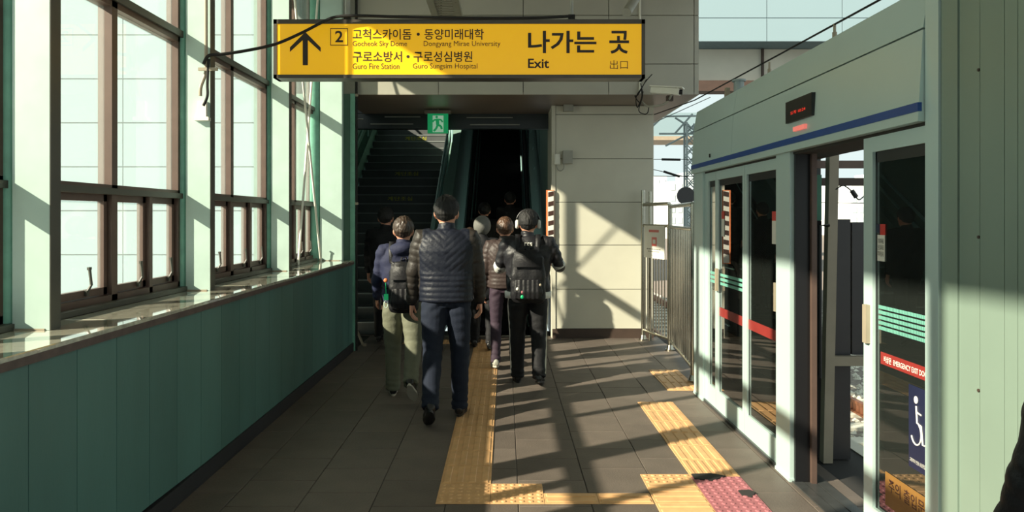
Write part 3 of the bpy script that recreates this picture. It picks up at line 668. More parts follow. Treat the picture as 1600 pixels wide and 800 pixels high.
# ================= BEYOND THE DOORWAY =================
t = thing('service_cabinet', 'dark service cabinet with pale top seen through the open doorway', 'cabinet', None, (1.98, 4.85, 0))
MB().box(1.915, 2.07, 4.82, 5.1, 0, 1.55).build('cabinet_body', M['darkcab'], t); MB().box(1.915, 2.07, 4.82, 5.1, 1.551, 1.85).build('cabinet_top', M['mintd'], t)
MB().tube([(2.02, 4.80, .95), (2.02, 4.80, 1.15)], .006, 6).build('cabinet_handle', M['steel'], t, True)
MB().box(1.935, 2.06, 4.81, 4.82, .08, 1.5).build('cabinet_door', M['darkcab'], t)
t = thing('equipment_insulator', 'black insulator on the service cabinet top', 'insulator', None, (1.97, 4.9, 1.85)); MB().tube([(1.96,4.9,1.851),(1.96,4.9,1.93)], .02, 10).tube([(2.0,4.9,1.851),(2.0,4.9,1.90)], .016, 10).build('insulator_body', M['black'], t, True)
MB().tube(smooth_path([Vector((1.96,4.9,1.93)), Vector((1.93,4.88,1.98)), Vector((1.91,4.86,1.94)), Vector((1.93,4.85,1.87))]), .006, 6).build('insulator_lead', M['black'], t, True)
t = thing('support_post', 'beige steel post standing inside the open doorway', 'post', None, (2.1, 4.72, 0))
MB().add([(2.03,4.70,0),(2.09,4.70,0),(2.09,4.76,0),(2.03,4.76,0),(2.075,4.70,2.2),(2.135,4.70,2.2),(2.135,4.76,2.2),(2.075,4.76,2.2)], [(3,2,1,0),(4,5,6,7),(0,1,5,4),(1,2,6,5),(2,3,7,6),(3,0,4,7)]).build('post_body', M['beige'], t)
MB().box(2.085, 2.5, 4.71, 4.75, .62, .68).build('cross_rail', M['beige'], t)
MB().tube([(2.0,4.68,.55),(2.0,4.68,1.52),(2.06,4.69,1.52)], .012, 8).build('grab_rod', M['black'], t, True)
t = thing('dark_panel', 'tall near black panel right of the beige post', 'panel', None, (2.25, 4.8, 0))
MB().box(2.10, 2.24, 4.78, 4.84, 0, 1.56).build('panel_leaf', M['darkcab'], t); MB().box(2.25, 2.52, 4.78, 4.84, .68, 1.54).build('panel_leaf', M['darkcab'], t)
t = thing('roller', 'brown roller beam across the top of the open doorway', 'roller', None, (2.1, 4.5, 1.95))
MB().tube([P(1262,244,4.6), P(1358,222,4.4)], .035, 14).build('roller_tube', M['brown'], t, True)
MB().box(1.86, 2.5, 4.9, 4.94, 1.90, 1.95).build('roller_frame', M['frame'], t)
t = thing('connector_cable', 'black cable with inline connector hanging in the doorway', 'cable', None, P(1335,300,4.5))
MB().tube(smooth_path([P(1306,296,4.6), P(1318,290,4.55), P(1332,300,4.5), P(1342,312,4.5), P(1356,307,4.6), Vector((2.4,4.77,1.53))]), .004, 6).build('cable', M['black'], t, True)
MB().tube([P(1331,298,4.5), P(1338,308,4.5)], .014, 10).build('connector', M['black'], t, True)
t = thing('window_frame_rail', 'brown horizontal rail crossing the open doorway view', 'rail', None, (2.5,5.2,1.8)); MB().box(2.15, 3.2, 5.2, 5.25, P(0,290,5.2).z, P(0,278,5.2).z).build('rail_body', M['brown'], t); MB().box(3.1, 3.16, 5.25, 5.31, -1.1, 2.0).box(2.9,2.92,5.2,5.25,-1.1,1.85).build('rail_stand', M['brown'], t)
for (x, y0, y1, z, lab) in ((2.22, 5.3, 6.9, 2.4, 'added dark panel keeping bright sky out of the far glass doors'), (2.07, 2.9, 3.35, 2.3, 'added dark panel keeping bright sky out of the wheelchair door')):  # dark leaves added so the panes do not show bright sky
    t = thing('added_backing', lab, 'panel', None, (x, (y0+y1)/2, 0)); MB().box(x, x+.05, y0, y1, 0, z).build('backing_leaf', M['dark'], t)
    MB().box(x-.03, x, (y0+y1)/2-.03, (y0+y1)/2+.03, 0, z).box(x-.03, x, y0, y1, 1.0, 1.06).build('backing_rib', M['greyw'], t)
# ================= TRACKS AND FAR VIEW =================
struct('ground', MB().box(2.36, 60, -8, 120, -1.25, -1.1), M['ballast'])
struct('ground_left', MB().box(-60, -3.1, -10, 120, -1.3, -1.2), M['concrete'])
struct('wall_platform_edge', MB().box(2.35, 2.45, -6, 9.7, -1.1, 0), M['concrete'])
# stones
gs = MB(); rnd = random.Random(3)
for k in range(5200):
    Y = rnd.uniform(7, 22); X = rnd.uniform(.22, .62)*Y
    if X < 2.5: continue
    s_ = rnd.uniform(.03, .06); a = rnd.uniform(0, 6.28); h = rnd.uniform(.5, 1)*s_; v = []
    for j in range(4): v.append((X+s_*math.cos(a+j*1.57)*rnd.uniform(.7,1.2), Y+s_*math.sin(a+j*1.57)*rnd.uniform(.7,1.2), -1.1))
    v.append((X+rnd.uniform(-.02,.02), Y+rnd.uniform(-.02,.02), -1.1+h)); gs.add(v, [(0,1,4),(1,2,4),(2,3,4),(3,0,4)])
tag(gs.build('ballast_stones', M['concrete']), 'loose grey ballast stones covering the track bed', 'gravel', kind='stuff')
for k, x in enumerate((3.3, 4.75)):
    t = thing('rail_line', ('near' if k == 0 else 'far')+' rusty running rail on the ballast', 'rail', 'running rails', (x, 10, -1.1))
    MB().box(x-.06, x+.06, -5, 90, -1.06, -1.04).box(x-.012, x+.012, -5, 90, -1.04, -.94).box(x-.035, x+.035, -5, 90, -.94, -.90).build('rail_profile', M['rail'], t)
t = thing('track_sleepers', 'row of concrete sleepers under the running rails', 'sleepers', None, (4, 10, -1.1))
for k in range(40): MB().box(2.8, 5.25, 3+k*.62, 3.24+k*.62, -1.1, -1.06).build('sleeper', M['concrete'], t)
# overhead concourse
ob = thing('overhead_concourse', 'white clad concourse bridge crossing over the tracks', 'building', None, (8, 20, 5))
Yb = 20
xs = [2.4] + [(x-VX)*Yb/F for x in (1165, 1223, 1281, 1340, 1400, 1460)]; xs[0] = (1085-VX)*Yb/F; xs[0] = 3.0
z6 = P(0,65,Yb).z; z5 = P(0,118,Yb).z; z4 = P(0,135,Yb).z; zp = P(0,28,Yb).z
MB().box(2.95, 20, Yb+.05, Yb+6, z6+.01, 11).build('core', M['wjoint'], ob)
xx = 3.0
while xx < 20:
    nx = xx+2.05
    for a, b in ((z6, zp), (zp, zp+1.6), (zp+1.6, zp+3.2)): MB().box(xx+.01, nx-.01, Yb, Yb+.05, a+.01, b-.01).build('cladding_panel', M['white_b'], ob)
    xx = nx
MB().box(2.95, 20, Yb+.9, Yb+1.3, z5, z6).build('girder', M['concrete'], ob); MB().box(2.95, 20, Yb+.7, Yb+1.3, z4, z5).build('girder_flange', M['brown'], ob)
MB().box(P(1207,0,Yb).x, P(1210,0,Yb).x, Yb+.8, Yb+.9, z5, z6).build('girder_stiffener', M['brown'], ob)
ob2 = thing('distant_footbridge', 'pale footbridge further down the line under the concourse', 'bridge', None, (12, 45, 7))
MB().box(6, 40, 45, 48, P(0,213,45).z, P(0,176,45).z).build('bridge_deck', M['white_b'], ob2); MB().box(6, 40, 44.9, 48, P(0,219,45).z, P(0,213,45).z).build('bridge_beam', M['beige'], ob2)
# apartments far away
for k, (xa, xb, yt, Y) in enumerate(((1022, 1042, 275, 110), (1046, 1068, 283, 92), (1074, 1110, 268, 118), (1290, 1325, 282, 112), (1330, 1362, 290, 100), (1372, 1440, 270, 118))):
    a, b = P(xa, yt, Y), P(xb, yt, Y)
    t = thing('apartment_block', ['hazy apartment tower beside the cream wall corner', 'hazy apartment tower behind the barred gate', 'hazy apartment tower behind the lattice mast', 'hazy apartment tower left in the doorway view', 'hazy apartment tower right in the doorway view', 'hazy apartment tower behind the near glass door'][k], 'building', 'hazy apartment towers', (a.x, Y, -1))
    MB().box(a.x, b.x, Y, Y+8, -1.1, a.z).build('tower_body', M['apt'], t)
    wb = MB(); nw = max(2, int((b.x-a.x)/.9)); 
    for i in range(nw):
        for j in range(int((a.z+1)/1.4)):
            xw = a.x+(i+.2)*(b.x-a.x)/nw; wb.box(xw, xw+.6*(b.x-a.x)/nw, Y-.05, Y, j*1.4-.6, j*1.4+.2)
    wb.build('tower_windows', M['aptw'], t)['kind'] = 'stuff'
# lattice mast
Ym = 17; a = P(1079, 340, Ym).x; t = thing('lattice_mast', 'galvanised lattice mast carrying the overhead line', 'mast', None, (a, Ym, -1.1)); zt_ = P(0, 192, Ym).z
for dx in (-.115, .115):
    for dy in (-.115, .115): MB().box(a+dx-.02, a+dx+.02, Ym+dy-.02, Ym+dy+.02, -1.1, zt_).build('mast_leg', M['mast'], t)
z = -1.0
lt = MB()
while z < zt_-.22:
    for dy in (-.115, .115): lt.tube([(a-.115, Ym+dy, z), (a+.115, Ym+dy, z+.25)], .012, 4).tube([(a+.115, Ym+dy, z), (a-.115, Ym+dy, z+.25)], .012, 4)
    z += .25
lt.build('lattice_bracing', M['mast'], t)
am = MB()
for (q0, q1) in (((1024,182),(1092,181)), ((1030,209),(1090,209)), ((1055,208),(1082,178)), ((1055,184),(1088,205)), ((1088,203),(1040,228)), ((1020,197),(1042,176))): am.tube([P(*q0, Ym), P(*q1, Ym)], .024, 6)
am.build('cross_arm', M['mast'], t)
t = thing('signal_disc', 'round dark signal plate beside the lattice mast', 'signal', None, P(1073, 306, 16.5)); p = P(1072, 306, 16.5)
MB().tube([(p.x, 16.5, p.z), (p.x, 16.55, p.z)], .2, 24).build('disc_plate', M['darkcab'], t); MB().tube([(p.x, 16.58, -1.1), (p.x, 16.58, p.z)], .03, 8).build('disc_pole', M['mast'], t)
t = thing('overhead_line', 'thin catenary wires with insulators beyond the cream wall', 'wires', None, P(1050, 250, 23))
w_ = MB(); i_ = MB()
for (q0, q1) in (((1010,197),(1110,152)), ((1000,249),(1120,249)), ((990,258),(1075,277)), ((1000,275),(1130,276)), ((1230,275),(1400,290)), ((1230,316),(1400,318))): MB().tube([P(*q0, 16), P(*q1, 16)], .008, 5).build('catenary_wire', M['rubber'], t)
for (q0, q1) in (((1034,249),(1063,249.5)), ((1037,268),(1062,276))): MB().tube([P(*q0, 16), P(*q1, 16)], .028, 6).build('insulator', M['rubber'], t)
pass
# building seen through the left windows (faces the viewer)
bd = thing('clad_building', 'pale panelled building filling the view through the left windows', 'building', None, (-12, 25, -1.2)); Yb = 25
MB().box(-22, -4.2, Yb+.06, Yb+6, -1.2, 16).build('core', M['wjoint'], bd)
sp = 68.7*Yb/F; z = P(0, 398, Yb).z-sp
while z < 15:
    for k in range(6): MB().box(-22+k*3+.015, -19+k*3-.015, Yb, Yb+.06, z+.02, z+sp-.02).build('cladding_panel', M['white_b'], bd)
    z += sp
# ================= PEOPLE =================
def cloth(name, rgb, quilt=None, rough=.75, bump=.35, bscale=40): return mat(name, rgb, rough, noise_amt=.14, scale=7, bump=bump, bscale=bscale, spec=.3)
SK = mat('skin', (206,150,124), .5, noise_amt=.05); SK.node_tree.nodes['Principled BSDF'].inputs['Subsurface Weight'].default_value = .08; SK.node_tree.nodes['Principled BSDF'].inputs['Subsurface Scale'].default_value = .01
HB = mat('black_hair', (13,12,13), .7, noise_amt=.3, scale=60, stretch=(1,1,.15), bump=.4, bscale=120); HBR = mat('brown_hair', (78,56,42), .42, noise_amt=.35, scale=60, stretch=(1,1,.15), bump=.4, bscale=120)
HDB = mat('dark_brown_hair', (58,46,38), .4, noise_amt=.35, scale=60, stretch=(1,1,.15), bump=.4, bscale=120)
LIP = mat('lips', (176,108,96), .5)
SOLE = mat('pale_sole', (176,170,156), .6); SHB = mat('black_shoe_leather', (24,23,24), .35)
def bake(mb, voxel, smooth=3, name='tmp'):
    me = mb.mesh(name); o = bpy.data.objects.new(name, me); C.objects.link(o)
    m = o.modifiers.new('r', 'REMESH'); m.mode = 'VOXEL'; m.voxel_size = voxel
    if smooth: s_ = o.modifiers.new('s', 'SMOOTH'); s_.iterations = smooth; s_.factor = .6
    dg = bpy.context.evaluated_depsgraph_get(); out = bpy.data.meshes.new_from_object(o.evaluated_get(dg)); bpy.data.objects.remove(o); bpy.data.meshes.remove(me)
    return out
def co_of(me): a = np.zeros(len(me.vertices)*3); me.vertices.foreach_get('co', a); return a.reshape(-1, 3)
def no_of(me): a = np.zeros(len(me.vertices)*3); me.vertices.foreach_get('normal', a); return a.reshape(-1, 3)
def displace(me, fn):
    c, n = co_of(me), no_of(me); c += n*fn(c, n)[:, None]; me.vertices.foreach_set('co', c.ravel()); me.update()
def finish(me, m, smooth=True):
    me.materials.clear(); me.materials.append(m)
    me.polygons.foreach_set('use_smooth', [smooth]*len(me.polygons)); me.update(); return me
def joinmesh(ms, name):
    v, f = [], []
    for me in ms:
        n = len(v); v += [tuple(x.co) for x in me.vertices]; f += [tuple(i+n for i in p.vertices) for p in me.polygons]
    out = bpy.data.meshes.new(name); out.from_pydata(v, [], f); return out
def hand(W, fdir, side, thumb, s, curl=.5, voxel=.0045):
    """W wrist, fdir pointing to the fingers, side = across the palm (towards the thumb), curl bends towards palm normal"""
    f = fdir.normalized(); u = (side - f*side.dot(f)).normalized(); n = thumb
    n = (n - f*n.dot(f) - u*n.dot(u)).normalized()         # palm side
    mb = MB()
    mb.loft([(W-f*.03*s, .024*s, .02*s), (W, .026*s, .019*s), (W+f*.03*s, .036*s, .016*s), (W+f*.065*s, .041*s, .014*s), (W+f*.09*s, .038*s, .012*s)], 14, ref=u)
    for k, (off, ln) in enumerate(((.029, .073), (.010, .082), (-.010, .076), (-.028, .060))):
        p = W + f*(.082*s) + u*off*s; pts = [p-f*.015*s, p]; a = .25; d0 = f
        for seg in (.42, .32, .26):
            a += curl*.75; d = f*math.cos(a)+n*math.sin(a); p = p + d*ln*seg*s; pts.append(p)
        mb.tube(pts, .0098*s, 8, .0072*s); mb.ball(pts[-1], .0074*s, n=8, m=6)
    p = W + f*.025*s + u*.028*s; pts = [p-u*.01*s]
    for d, l in ((u*.75+f*.6+n*.25, .032), (u*.3+f*.9+n*.35, .032), (f*.95+n*.45, .026)): p = p + d.normalized()*l*s; pts.append(p)
    mb.tube(pts, .0125*s, 8, .0088*s); mb.ball(pts[-1], .009*s, n=8, m=6)
    return bake(mb, voxel, 2)
def person(label, X, Y, Z, Ht, yaw, L, Rr, aL, aR, top, bottom, shoe, hair, style='puffer', build=1.0, headyaw=0, headpitch=0, hairlen=0, group=None, vox=.011, lean=0, topm=None, hood=False, quilt=0, coatlen=None, slim=1.0, sole=True, wideleg=1.0, hem=.90, obj_extra=None):
    """L/Rr = (thigh swing deg fwd, knee bend, foot pitch toe-down); aL/aR = (swing, elbow, out)"""
    s = Ht/1.75; th, sh_, an = .43*s, .42*s, .085*s
    rot = Matrix.Rotation(math.radians(yaw), 4, 'Z')
    legs = []
    for sg_, (a, b, p) in ((-1, L), (1, Rr)):
        a, b, p = map(math.radians, (a, b, p))
        hip = Vector((sg_*.092*s, 0, 0)); d1 = Vector((sg_*.03, math.sin(a), -math.cos(a))); knee = hip+d1*th
        d2 = Vector((sg_*.0, math.sin(a-b), -math.cos(a-b))); ank = knee+d2*sh_
        f = Vector((0, math.cos(p), -math.sin(p))); u = Vector((0, math.sin(p), math.cos(p)))
        f = (f+Vector((sg_*.12, 0, 0))).normalized(); heel = ank-u*an-f*.065*s; toe = heel+f*.275*s
        legs.append(dict(sg=sg_, hip=hip, knee=knee, ank=ank, f=f, u=u, heel=heel, toe=toe, low=min(heel.z, toe.z)))
    P0 = -min(l['low'] for l in legs)
    up = Vector((0, 0, P0))
    for l in legs:
        for k in ('hip', 'knee', 'ank', 'heel', 'toe'): l[k] = l[k]+up
    ln = math.radians(lean)
    def T(x, y, z):                      # torso point, leaning forward about the pelvis; z above pelvis joint
        z *= s; y *= s; return Vector((x*s, y*math.cos(ln)+z*math.sin(ln), z*math.cos(ln)-y*math.sin(ln)))+up
    arms = []
    for sg_, (a, e, o) in ((-1, aL), (1, aR)):
        a, e, o = map(math.radians, (a, e, o)); S_ = T(sg_*.172*build, 0, .472)
        d1 = Vector((sg_*math.sin(o), math.sin(a)*math.cos(o), -math.cos(a)*math.cos(o))); E = S_+d1*.285*s
        inn = -sg_*.0 if e < .8 else -sg_*.35
        d2 = Vector((sg_*math.sin(o)*.4+inn, math.sin(a+e), -math.cos(a+e))).normalized(); Wr = E+d2*.25*s
        arms.append(dict(sg=sg_, S=S_, E=E, W=Wr, d1=d1, d2=d2))
    root = thing('person', label, 'person', group, (X, Y, Z)); root.rotation_euler = (0, 0, math.radians(yaw)); root['loc0'] = 1
    def put(name, me, m, par=root, smooth=True):
        finish(me, m, smooth); o = bpy.data.objects.new(name, me); C.objects.link(o); o.parent = par; return o
    # ---- body
    b = MB()
    b.loft([(T(0,0,-.07), .13*s, .09*s), (T(0,0,.02), .15*s, .10*s), (T(0,0,.2), .125*s, .085*s), (T(0,.01,.36), .14*s, .095*s), (T(0,0,.47), .13*s, .08*s), (T(0,0,.53), .06*s, .055*s)], 18)
    b.loft([(T(0,0,.48), .06*s, .06*s), (T(0,.005,.54), .054*s, .056*s), (T(0,.015,.62), .056*s, .058*s)], 16)
    for l in legs:
        b.loft([(l['hip']+Vector((0,0,.03)), .08*s, .085*s), (l['hip'].lerp(l['knee'], .5), .066*s, .07*s), (l['knee'], .048*s, .052*s), (l['knee'].lerp(l['ank'], .35), .046*s, .052*s), (l['ank'], .034*s, .036*s), (l['ank']-l['u']*.05*s, .03*s, .035*s)], 14)
        b.loft([(l['heel']+l['u']*.03*s+l['f']*.02*s, .025*s, .025*s), (l['heel']+l['f']*.2*s+l['u']*.03*s, .034*s, .022*s)], 10)
    for q in arms:
        b.loft([(q['S']-Vector((q['sg']*.06*s,0,0)), .05*s, .05*s), (q['S'], .055*s, .055*s), (q['S'].lerp(q['E'], .5), .042*s, .045*s), (q['E'], .036*s, .038*s), (q['E'].lerp(q['W'], .4), .035*s, .036*s), (q['W'], .024*s, .02*s)], 12, ref=(1,0,0))
    parts = [bake(b, .016*s, 2)]
    # head
    hs = s*1.10; hc = T(0, .03, .662); Rh = (Matrix.Rotation(math.radians(headyaw), 3, 'Z') @ Matrix.Rotation(math.radians(-headpitch), 3, 'X'))
    def Hp(x, y, z): return hc+Rh @ Vector((x*hs, y*hs, z*hs))
    h = MB()
    h.ball(hc, .076*hs, .094*hs, .100*hs, 24, 16, Rh.to_3x3()); h.ball(Hp(0,.022,-.055), .058*hs, .068*hs, .062*hs, 20, 12, Rh)
    h.ball(Hp(0,.045,-.095), .03*s, .03*s, .022*s, 12, 8); h.loft([(Hp(0,-.012,-.14), .054*s, .056*s), (Hp(0,-.004,-.06), .058*s, .062*s)], 16)
    h.loft([(Hp(0,.09,.022), .008*s, .006*s), (Hp(0,.105,-.02), .014*s, .012*s), (Hp(0,.098,-.032), .017*s, .01*s)], 10); h.ball(Hp(0,.088,-.062), .024*s, .012*s, .009*s, 12, 6)
    for q in (-1, 1):
        h.ball(Hp(q*.03,.084,.03), .022*s, .01*s, .007*s, 10, 6)
        h.ball(Hp(q*.081,-.004,-.012), .010*s, .020*s, .033*s, 12, 10, Rh @ Matrix.Rotation(q*.35, 3, 'Z')); h.ball(Hp(q*.076,.004,-.038), .008*s, .011*s, .014*s, 8, 6)
    parts.append(bake(h, .0055, 2))
    for q in arms:
        f = q['d2']; palm = Vector((-q['sg'], .1, 0)); side = Vector((0, 1, 0)) if abs(f.y) < .8 else Vector((0, 0, 1))
        hv = .0045 if vox < .012 else .006
        parts.append(hand(q['W']+f*.012*s, f, side, palm, s*1.02, .35 if q.get('sg') else .5, hv))
    bo = put('body', joinmesh(parts, 'body'), SK)
    for q in (-1, 1): ey = put('eye', MB().ball(Hp(q*.031,.0775,.008), .0125*s, .0105*s, .0075*s, n=14, m=10).mesh('eye'), M['stick']); put('iris', MB().ball(Hp(q*.031,.0862,.008), .0052*s, .003*s, .0056*s, n=10, m=8).mesh('iris'), M['black'], ey)
    put('lips', MB().ball(Hp(0,.0985,-.062), .021*s, .006*s, .006*s, n=14, m=8).mesh('lips'), LIP)
    # hair
    hv, nn, mm = [], 110, 56
    for j in range(mm+1):
        thh = math.pi*j/mm
        for k in range(nn):
            ph = 2*math.pi*k/nn; x, y, z = math.sin(thh)*math.cos(ph), math.sin(thh)*math.sin(ph), math.cos(thh)
            back = max(0, -y); fr = max(0, y); sd = abs(x)
            low = -.075-hairlen*.05+ .03*sd + .155*fr*fr + (.02 if sd > .8 else 0)
            if fr > .25: low = .045+.02*fr
            r0 = 1.0; zz_ = z*.112
            st_ = noise.noise(Vector((x*7, y*7, z*1.8+X*7)))*.006+abs(noise.noise(Vector((x*20, y*20, z*3.2+Y))))*.007+noise.noise(Vector((x*45, y*45, z*6+Y)))*.0025
            thick = .012 + .010*max(0, z)+ (.006 if z > -.2 else 0)*back
            ed = min(1, max(0, (zz_-low)/.055)); ed2 = ed**.6; thick = thick*(.12+.88*ed2) + st_*ed2
            if zz_ < low-.004: thick = -.02
            hv.append(Hp(x*(.078+thick), y*(.095+thick)-.002, z*(.101+thick)+.002))
    hf = [(j*nn+k, (j+1)*nn+k, (j+1)*nn+(k+1) % nn, j*nn+(k+1) % nn) for j in range(mm) for k in range(nn)]
    me = bpy.data.meshes.new('hair'); me.from_pydata(hv, [], hf); me.validate(); put('hair', me, hair)
    # ---- trousers
    t_ = MB(); w_ = wideleg
    t_.loft([(T(0,0,-.06), .13*s*build, .105*s), (T(0,-.01,-.0), .17*s*build, .118*s), (T(0,0,.10), .165*s*build, .112*s), (T(0,0,.16), .155*s*build, .105*s)], 22, power=2.3)
    for l in legs:
        hem_ = l['ank']+(l['knee']-l['ank']).normalized()*(.0)*s - l['u']*.035*s
        t_.loft([(l['hip']+Vector((l['sg']*.0,0,.02)), .085*s*build, .105*s), (l['hip'].lerp(l['knee'], .3), .088*s*w_, .098*s*w_), (l['hip'].lerp(l['knee'], .7), .075*s*w_, .08*s*w_), (l['knee'], .066*s*w_, .070*s*w_), (l['knee'].lerp(l['ank'], .3), .062*s*w_, .068*s*w_), (l['knee'].lerp(l['ank'], .75), .055*s*w_, .060*s*w_), (hem_, .056*s*w_, .062*s*w_)], 18, power=2.2)
    me = bake(t_, vox, 2)
    kn = [l['knee'] for l in legs]; an_ = [l['ank'] for l in legs]
    def wr(c, n):
        o = np.zeros(len(c))
        for i, p in enumerate(c):
            v = Vector(p); q = noise.noise(Vector((p[0]*9, p[1]*9, p[2]*22+X*5)))*.006
            for a in kn: d = (v-a).length; q += math.sin((p[2]-a.z)*95+p[0]*25)*.004*max(0, 1-d/.14)
            for a in an_: d = (v-a).length; q += math.sin((p[2]-a.z)*130+p[0]*20)*.005*max(0, 1-d/.15)
            q += math.sin((p[2]-P0)*70+abs(p[0])*60)*.0035*max(0, 1-abs(p[2]-P0+.06)/.12)
            o[i] = q*s
        return o
    displace(me, wr); put('trousers', me, bottom)
    # ---- top
    j = MB(); fat = .012 if style == 'puffer' else .006 if style == 'hoodie' else .0
    B = build; lo = hem-.92
    base = [(lo-.005, .168, .118), (lo+.0, .180, .128), (lo+.06, .182, .132), (.12, .178, .128), (.25, .188, .132), (.36, .200, .138), (.44, .190, .128), (.49, .150, .105), (.525, .095, .080)]
    if coatlen: base = [(-coatlen, .175, .13), (-coatlen*.5, .182, .135)] + base[2:]
    j.loft([(T(0, (-.004 if z < .4 else .0), z), (a+fat)*s*B, (d+fat)*s) for z, a, d in base], 28, power=2.35)
    # collar
    j.loft([(T(0,0,.48), .085*s, .080*s), (T(0,.004,.54), .070*s, .068*s), (T(0,.008,.575), .066*s, .065*s)], 20)
    if hood: j.ball(T(0,-.105,.485), .125*s, .07*s, .075*s, 18, 12); j.loft([(T(0,-.01,.47), .12*s, .10*s), (T(0,-.01,.545), .085*s, .082*s)], 20)
    for q in arms:
        A_, E_, W_ = q['S'], q['E'], q['W']; r = 1.0+fat*9
        j.loft([(A_-Vector((q['sg']*.075*s, 0, -.016)), .050*s*r, .070*s*r), (A_+Vector((0,0,-.0)), .070*s*r, .080*s*r), (A_.lerp(E_, .25), .069*s*r, .076*s*r), (A_.lerp(E_, .6), .062*s*r, .068*s*r), (E_, .056*s*r, .062*s*r)] + ([(E_.lerp(W_, .35), .054*s*r, .058*s*r), (E_.lerp(W_, .75), .046*s*r, .05*s*r), (W_, .040*s*r, .042*s*r)] if style != 'short' else [(E_+q['d2']*.02*s, .056*s, .06*s)]), 20, ref=(1,0,0))
    me = bake(j, vox, 3)
    armf = []
    def dd(c, n):
        o = np.zeros(len(c))
        for i, p in enumerate(c):
            v = Vector(p); q = noise.noise(Vector((p[0]*7, p[1]*7, p[2]*12+X*3)))*.007
            z = p[2]-P0; inarm = 0
            for a in arms:
                for (S_, E_, k0) in ((a['S'], a['E'], 0), (a['E'], a['W'], .285*s)):
                    dv = (E_-S_); tt = max(0, min(1, (v-S_).dot(dv)/dv.length_squared)); dist = (v-(S_+dv*tt)).length
                    if dist < .085*s*(1+fat*9) and abs(p[0]) > .16*s*B: inarm = 1; along = k0+tt*dv.length
            armf.append(inarm)
            if quilt:
                if inarm: q += (abs(math.sin(along/.052*math.pi/1.0))**.6-.6)*.0075*quilt
                elif z < .20*s: q += (abs(math.sin(z/.042*math.pi))**.55-.6)*.0075*quilt
                else: q += (abs(math.sin((z*1.0-abs(p[0])*.9)/.055*math.pi))**.55-.6)*.006*quilt*(.6+.4*math.cos(p[0]*9))
            else:
                if inarm: q += math.sin(along*75+p[0]*30)*.0035
                else: q += math.sin(z*28+p[0]*38)*.004+math.sin(z*46-p[0]*30)*.003
            o[i] = q*s
        return o
    displace(me, dd); jk = put({'puffer':'puffer_jacket','hoodie':'hooded_sweatshirt','coat':'coat','short':'jacket'}[style], me, top)
    if topm:
        me.materials.append(topm); me.polygons.foreach_set('material_index', [1 if sum(armf[v] for v in pl.vertices) >= 3 else 0 for pl in me.polygons]); me.update()
    # cuffs at the wrists
    if style in ('puffer', 'hoodie'):
        for q in arms: put('cuff', MB().loft([(q['W']-q['d2']*.03*s, .042*s, .044*s), (q['W']-q['d2']*.0*s, .040*s, .042*s), (q['W']+q['d2']*.02*s, .034*s, .035*s)], 18).mesh('cuff'), top)
    # ---- shoes
    for l in legs:
        f, u = l['f'], l['u']; hl = l['heel']; sh = MB(); ref = f.cross(u).normalized()
        def S2(a, h): return hl+f*a*s+u*h*s
        sh.loft([(S2(-.006,.045), .022*s, .024*s), (S2(.008,.046), .033*s, .036*s), (S2(.05,.05), .038*s, .042*s), (S2(.11,.046), .041*s, .036*s), (S2(.17,.038), .048*s, .028*s), (S2(.23,.032), .046*s, .022*s), (S2(.27,.028), .030*s, .015*s), (S2(.285,.024), .012*s, .008*s)], 18, ref=ref, power=2.4)
        sh.loft([(S2(.04,.05), .036*s, .042*s), (S2(.045,.095), .034*s, .038*s)], 16, ref=ref)
        so_ = put('shoe', bake(sh, .007, 2), shoe)
        sv = []; n = 20; pr = [(math.cos(2*math.pi*k/n), math.sin(2*math.pi*k/n)) for k in range(n)]
        for h_ in (0.0, .020):
            for cx, cy in pr: wd = (.036 if cy < 0 else .046)-(.01 if h_ else .0)*0; sv.append(S2(.14+.15*cy, h_)+ref*cx*wd*s*(1 if abs(cy) < .9 else .9))
        sf = [tuple(range(n-1,-1,-1)), tuple(range(n, 2*n))]+[(k, (k+1) % n, n+(k+1) % n, n+k) for k in range(n)]
        sm = bpy.data.meshes.new('sole'); sm.from_pydata(sv, [], sf); o = put('sole', sm, SOLE if sole else SHB, so_, False)
    return dict(root=root, T=T, s=s, arms=arms, legs=legs, Hp=Hp, P0=P0, put=put, B=B, fat=fat, hc=hc)
def strap(pts, w_, t, up=None):
    """flat ribbon along points; pts = (pos, across)"""
    mb = MB(); v = []
    for i, (p, a) in enumerate(pts):
        tg = (pts[min(i+1, len(pts)-1)][0]-pts[max(i-1, 0)][0]).normalized(); a = (a-tg*a.dot(tg)).normalized(); n = tg.cross(a)
        v += [p-a*w_/2-n*t/2, p+a*w_/2-n*t/2, p+a*w_/2+n*t/2, p-a*w_/2+n*t/2]
    f = [(0,1,2,3), tuple(len(v)-4+k for k in (3,2,1,0))]
    for i in range(len(pts)-1):
        for k in range(4): f.append((i*4+k, i*4+(k+1) % 4, (i+1)*4+(k+1) % 4, (i+1)*4+k))
    return mb.add(v, f)
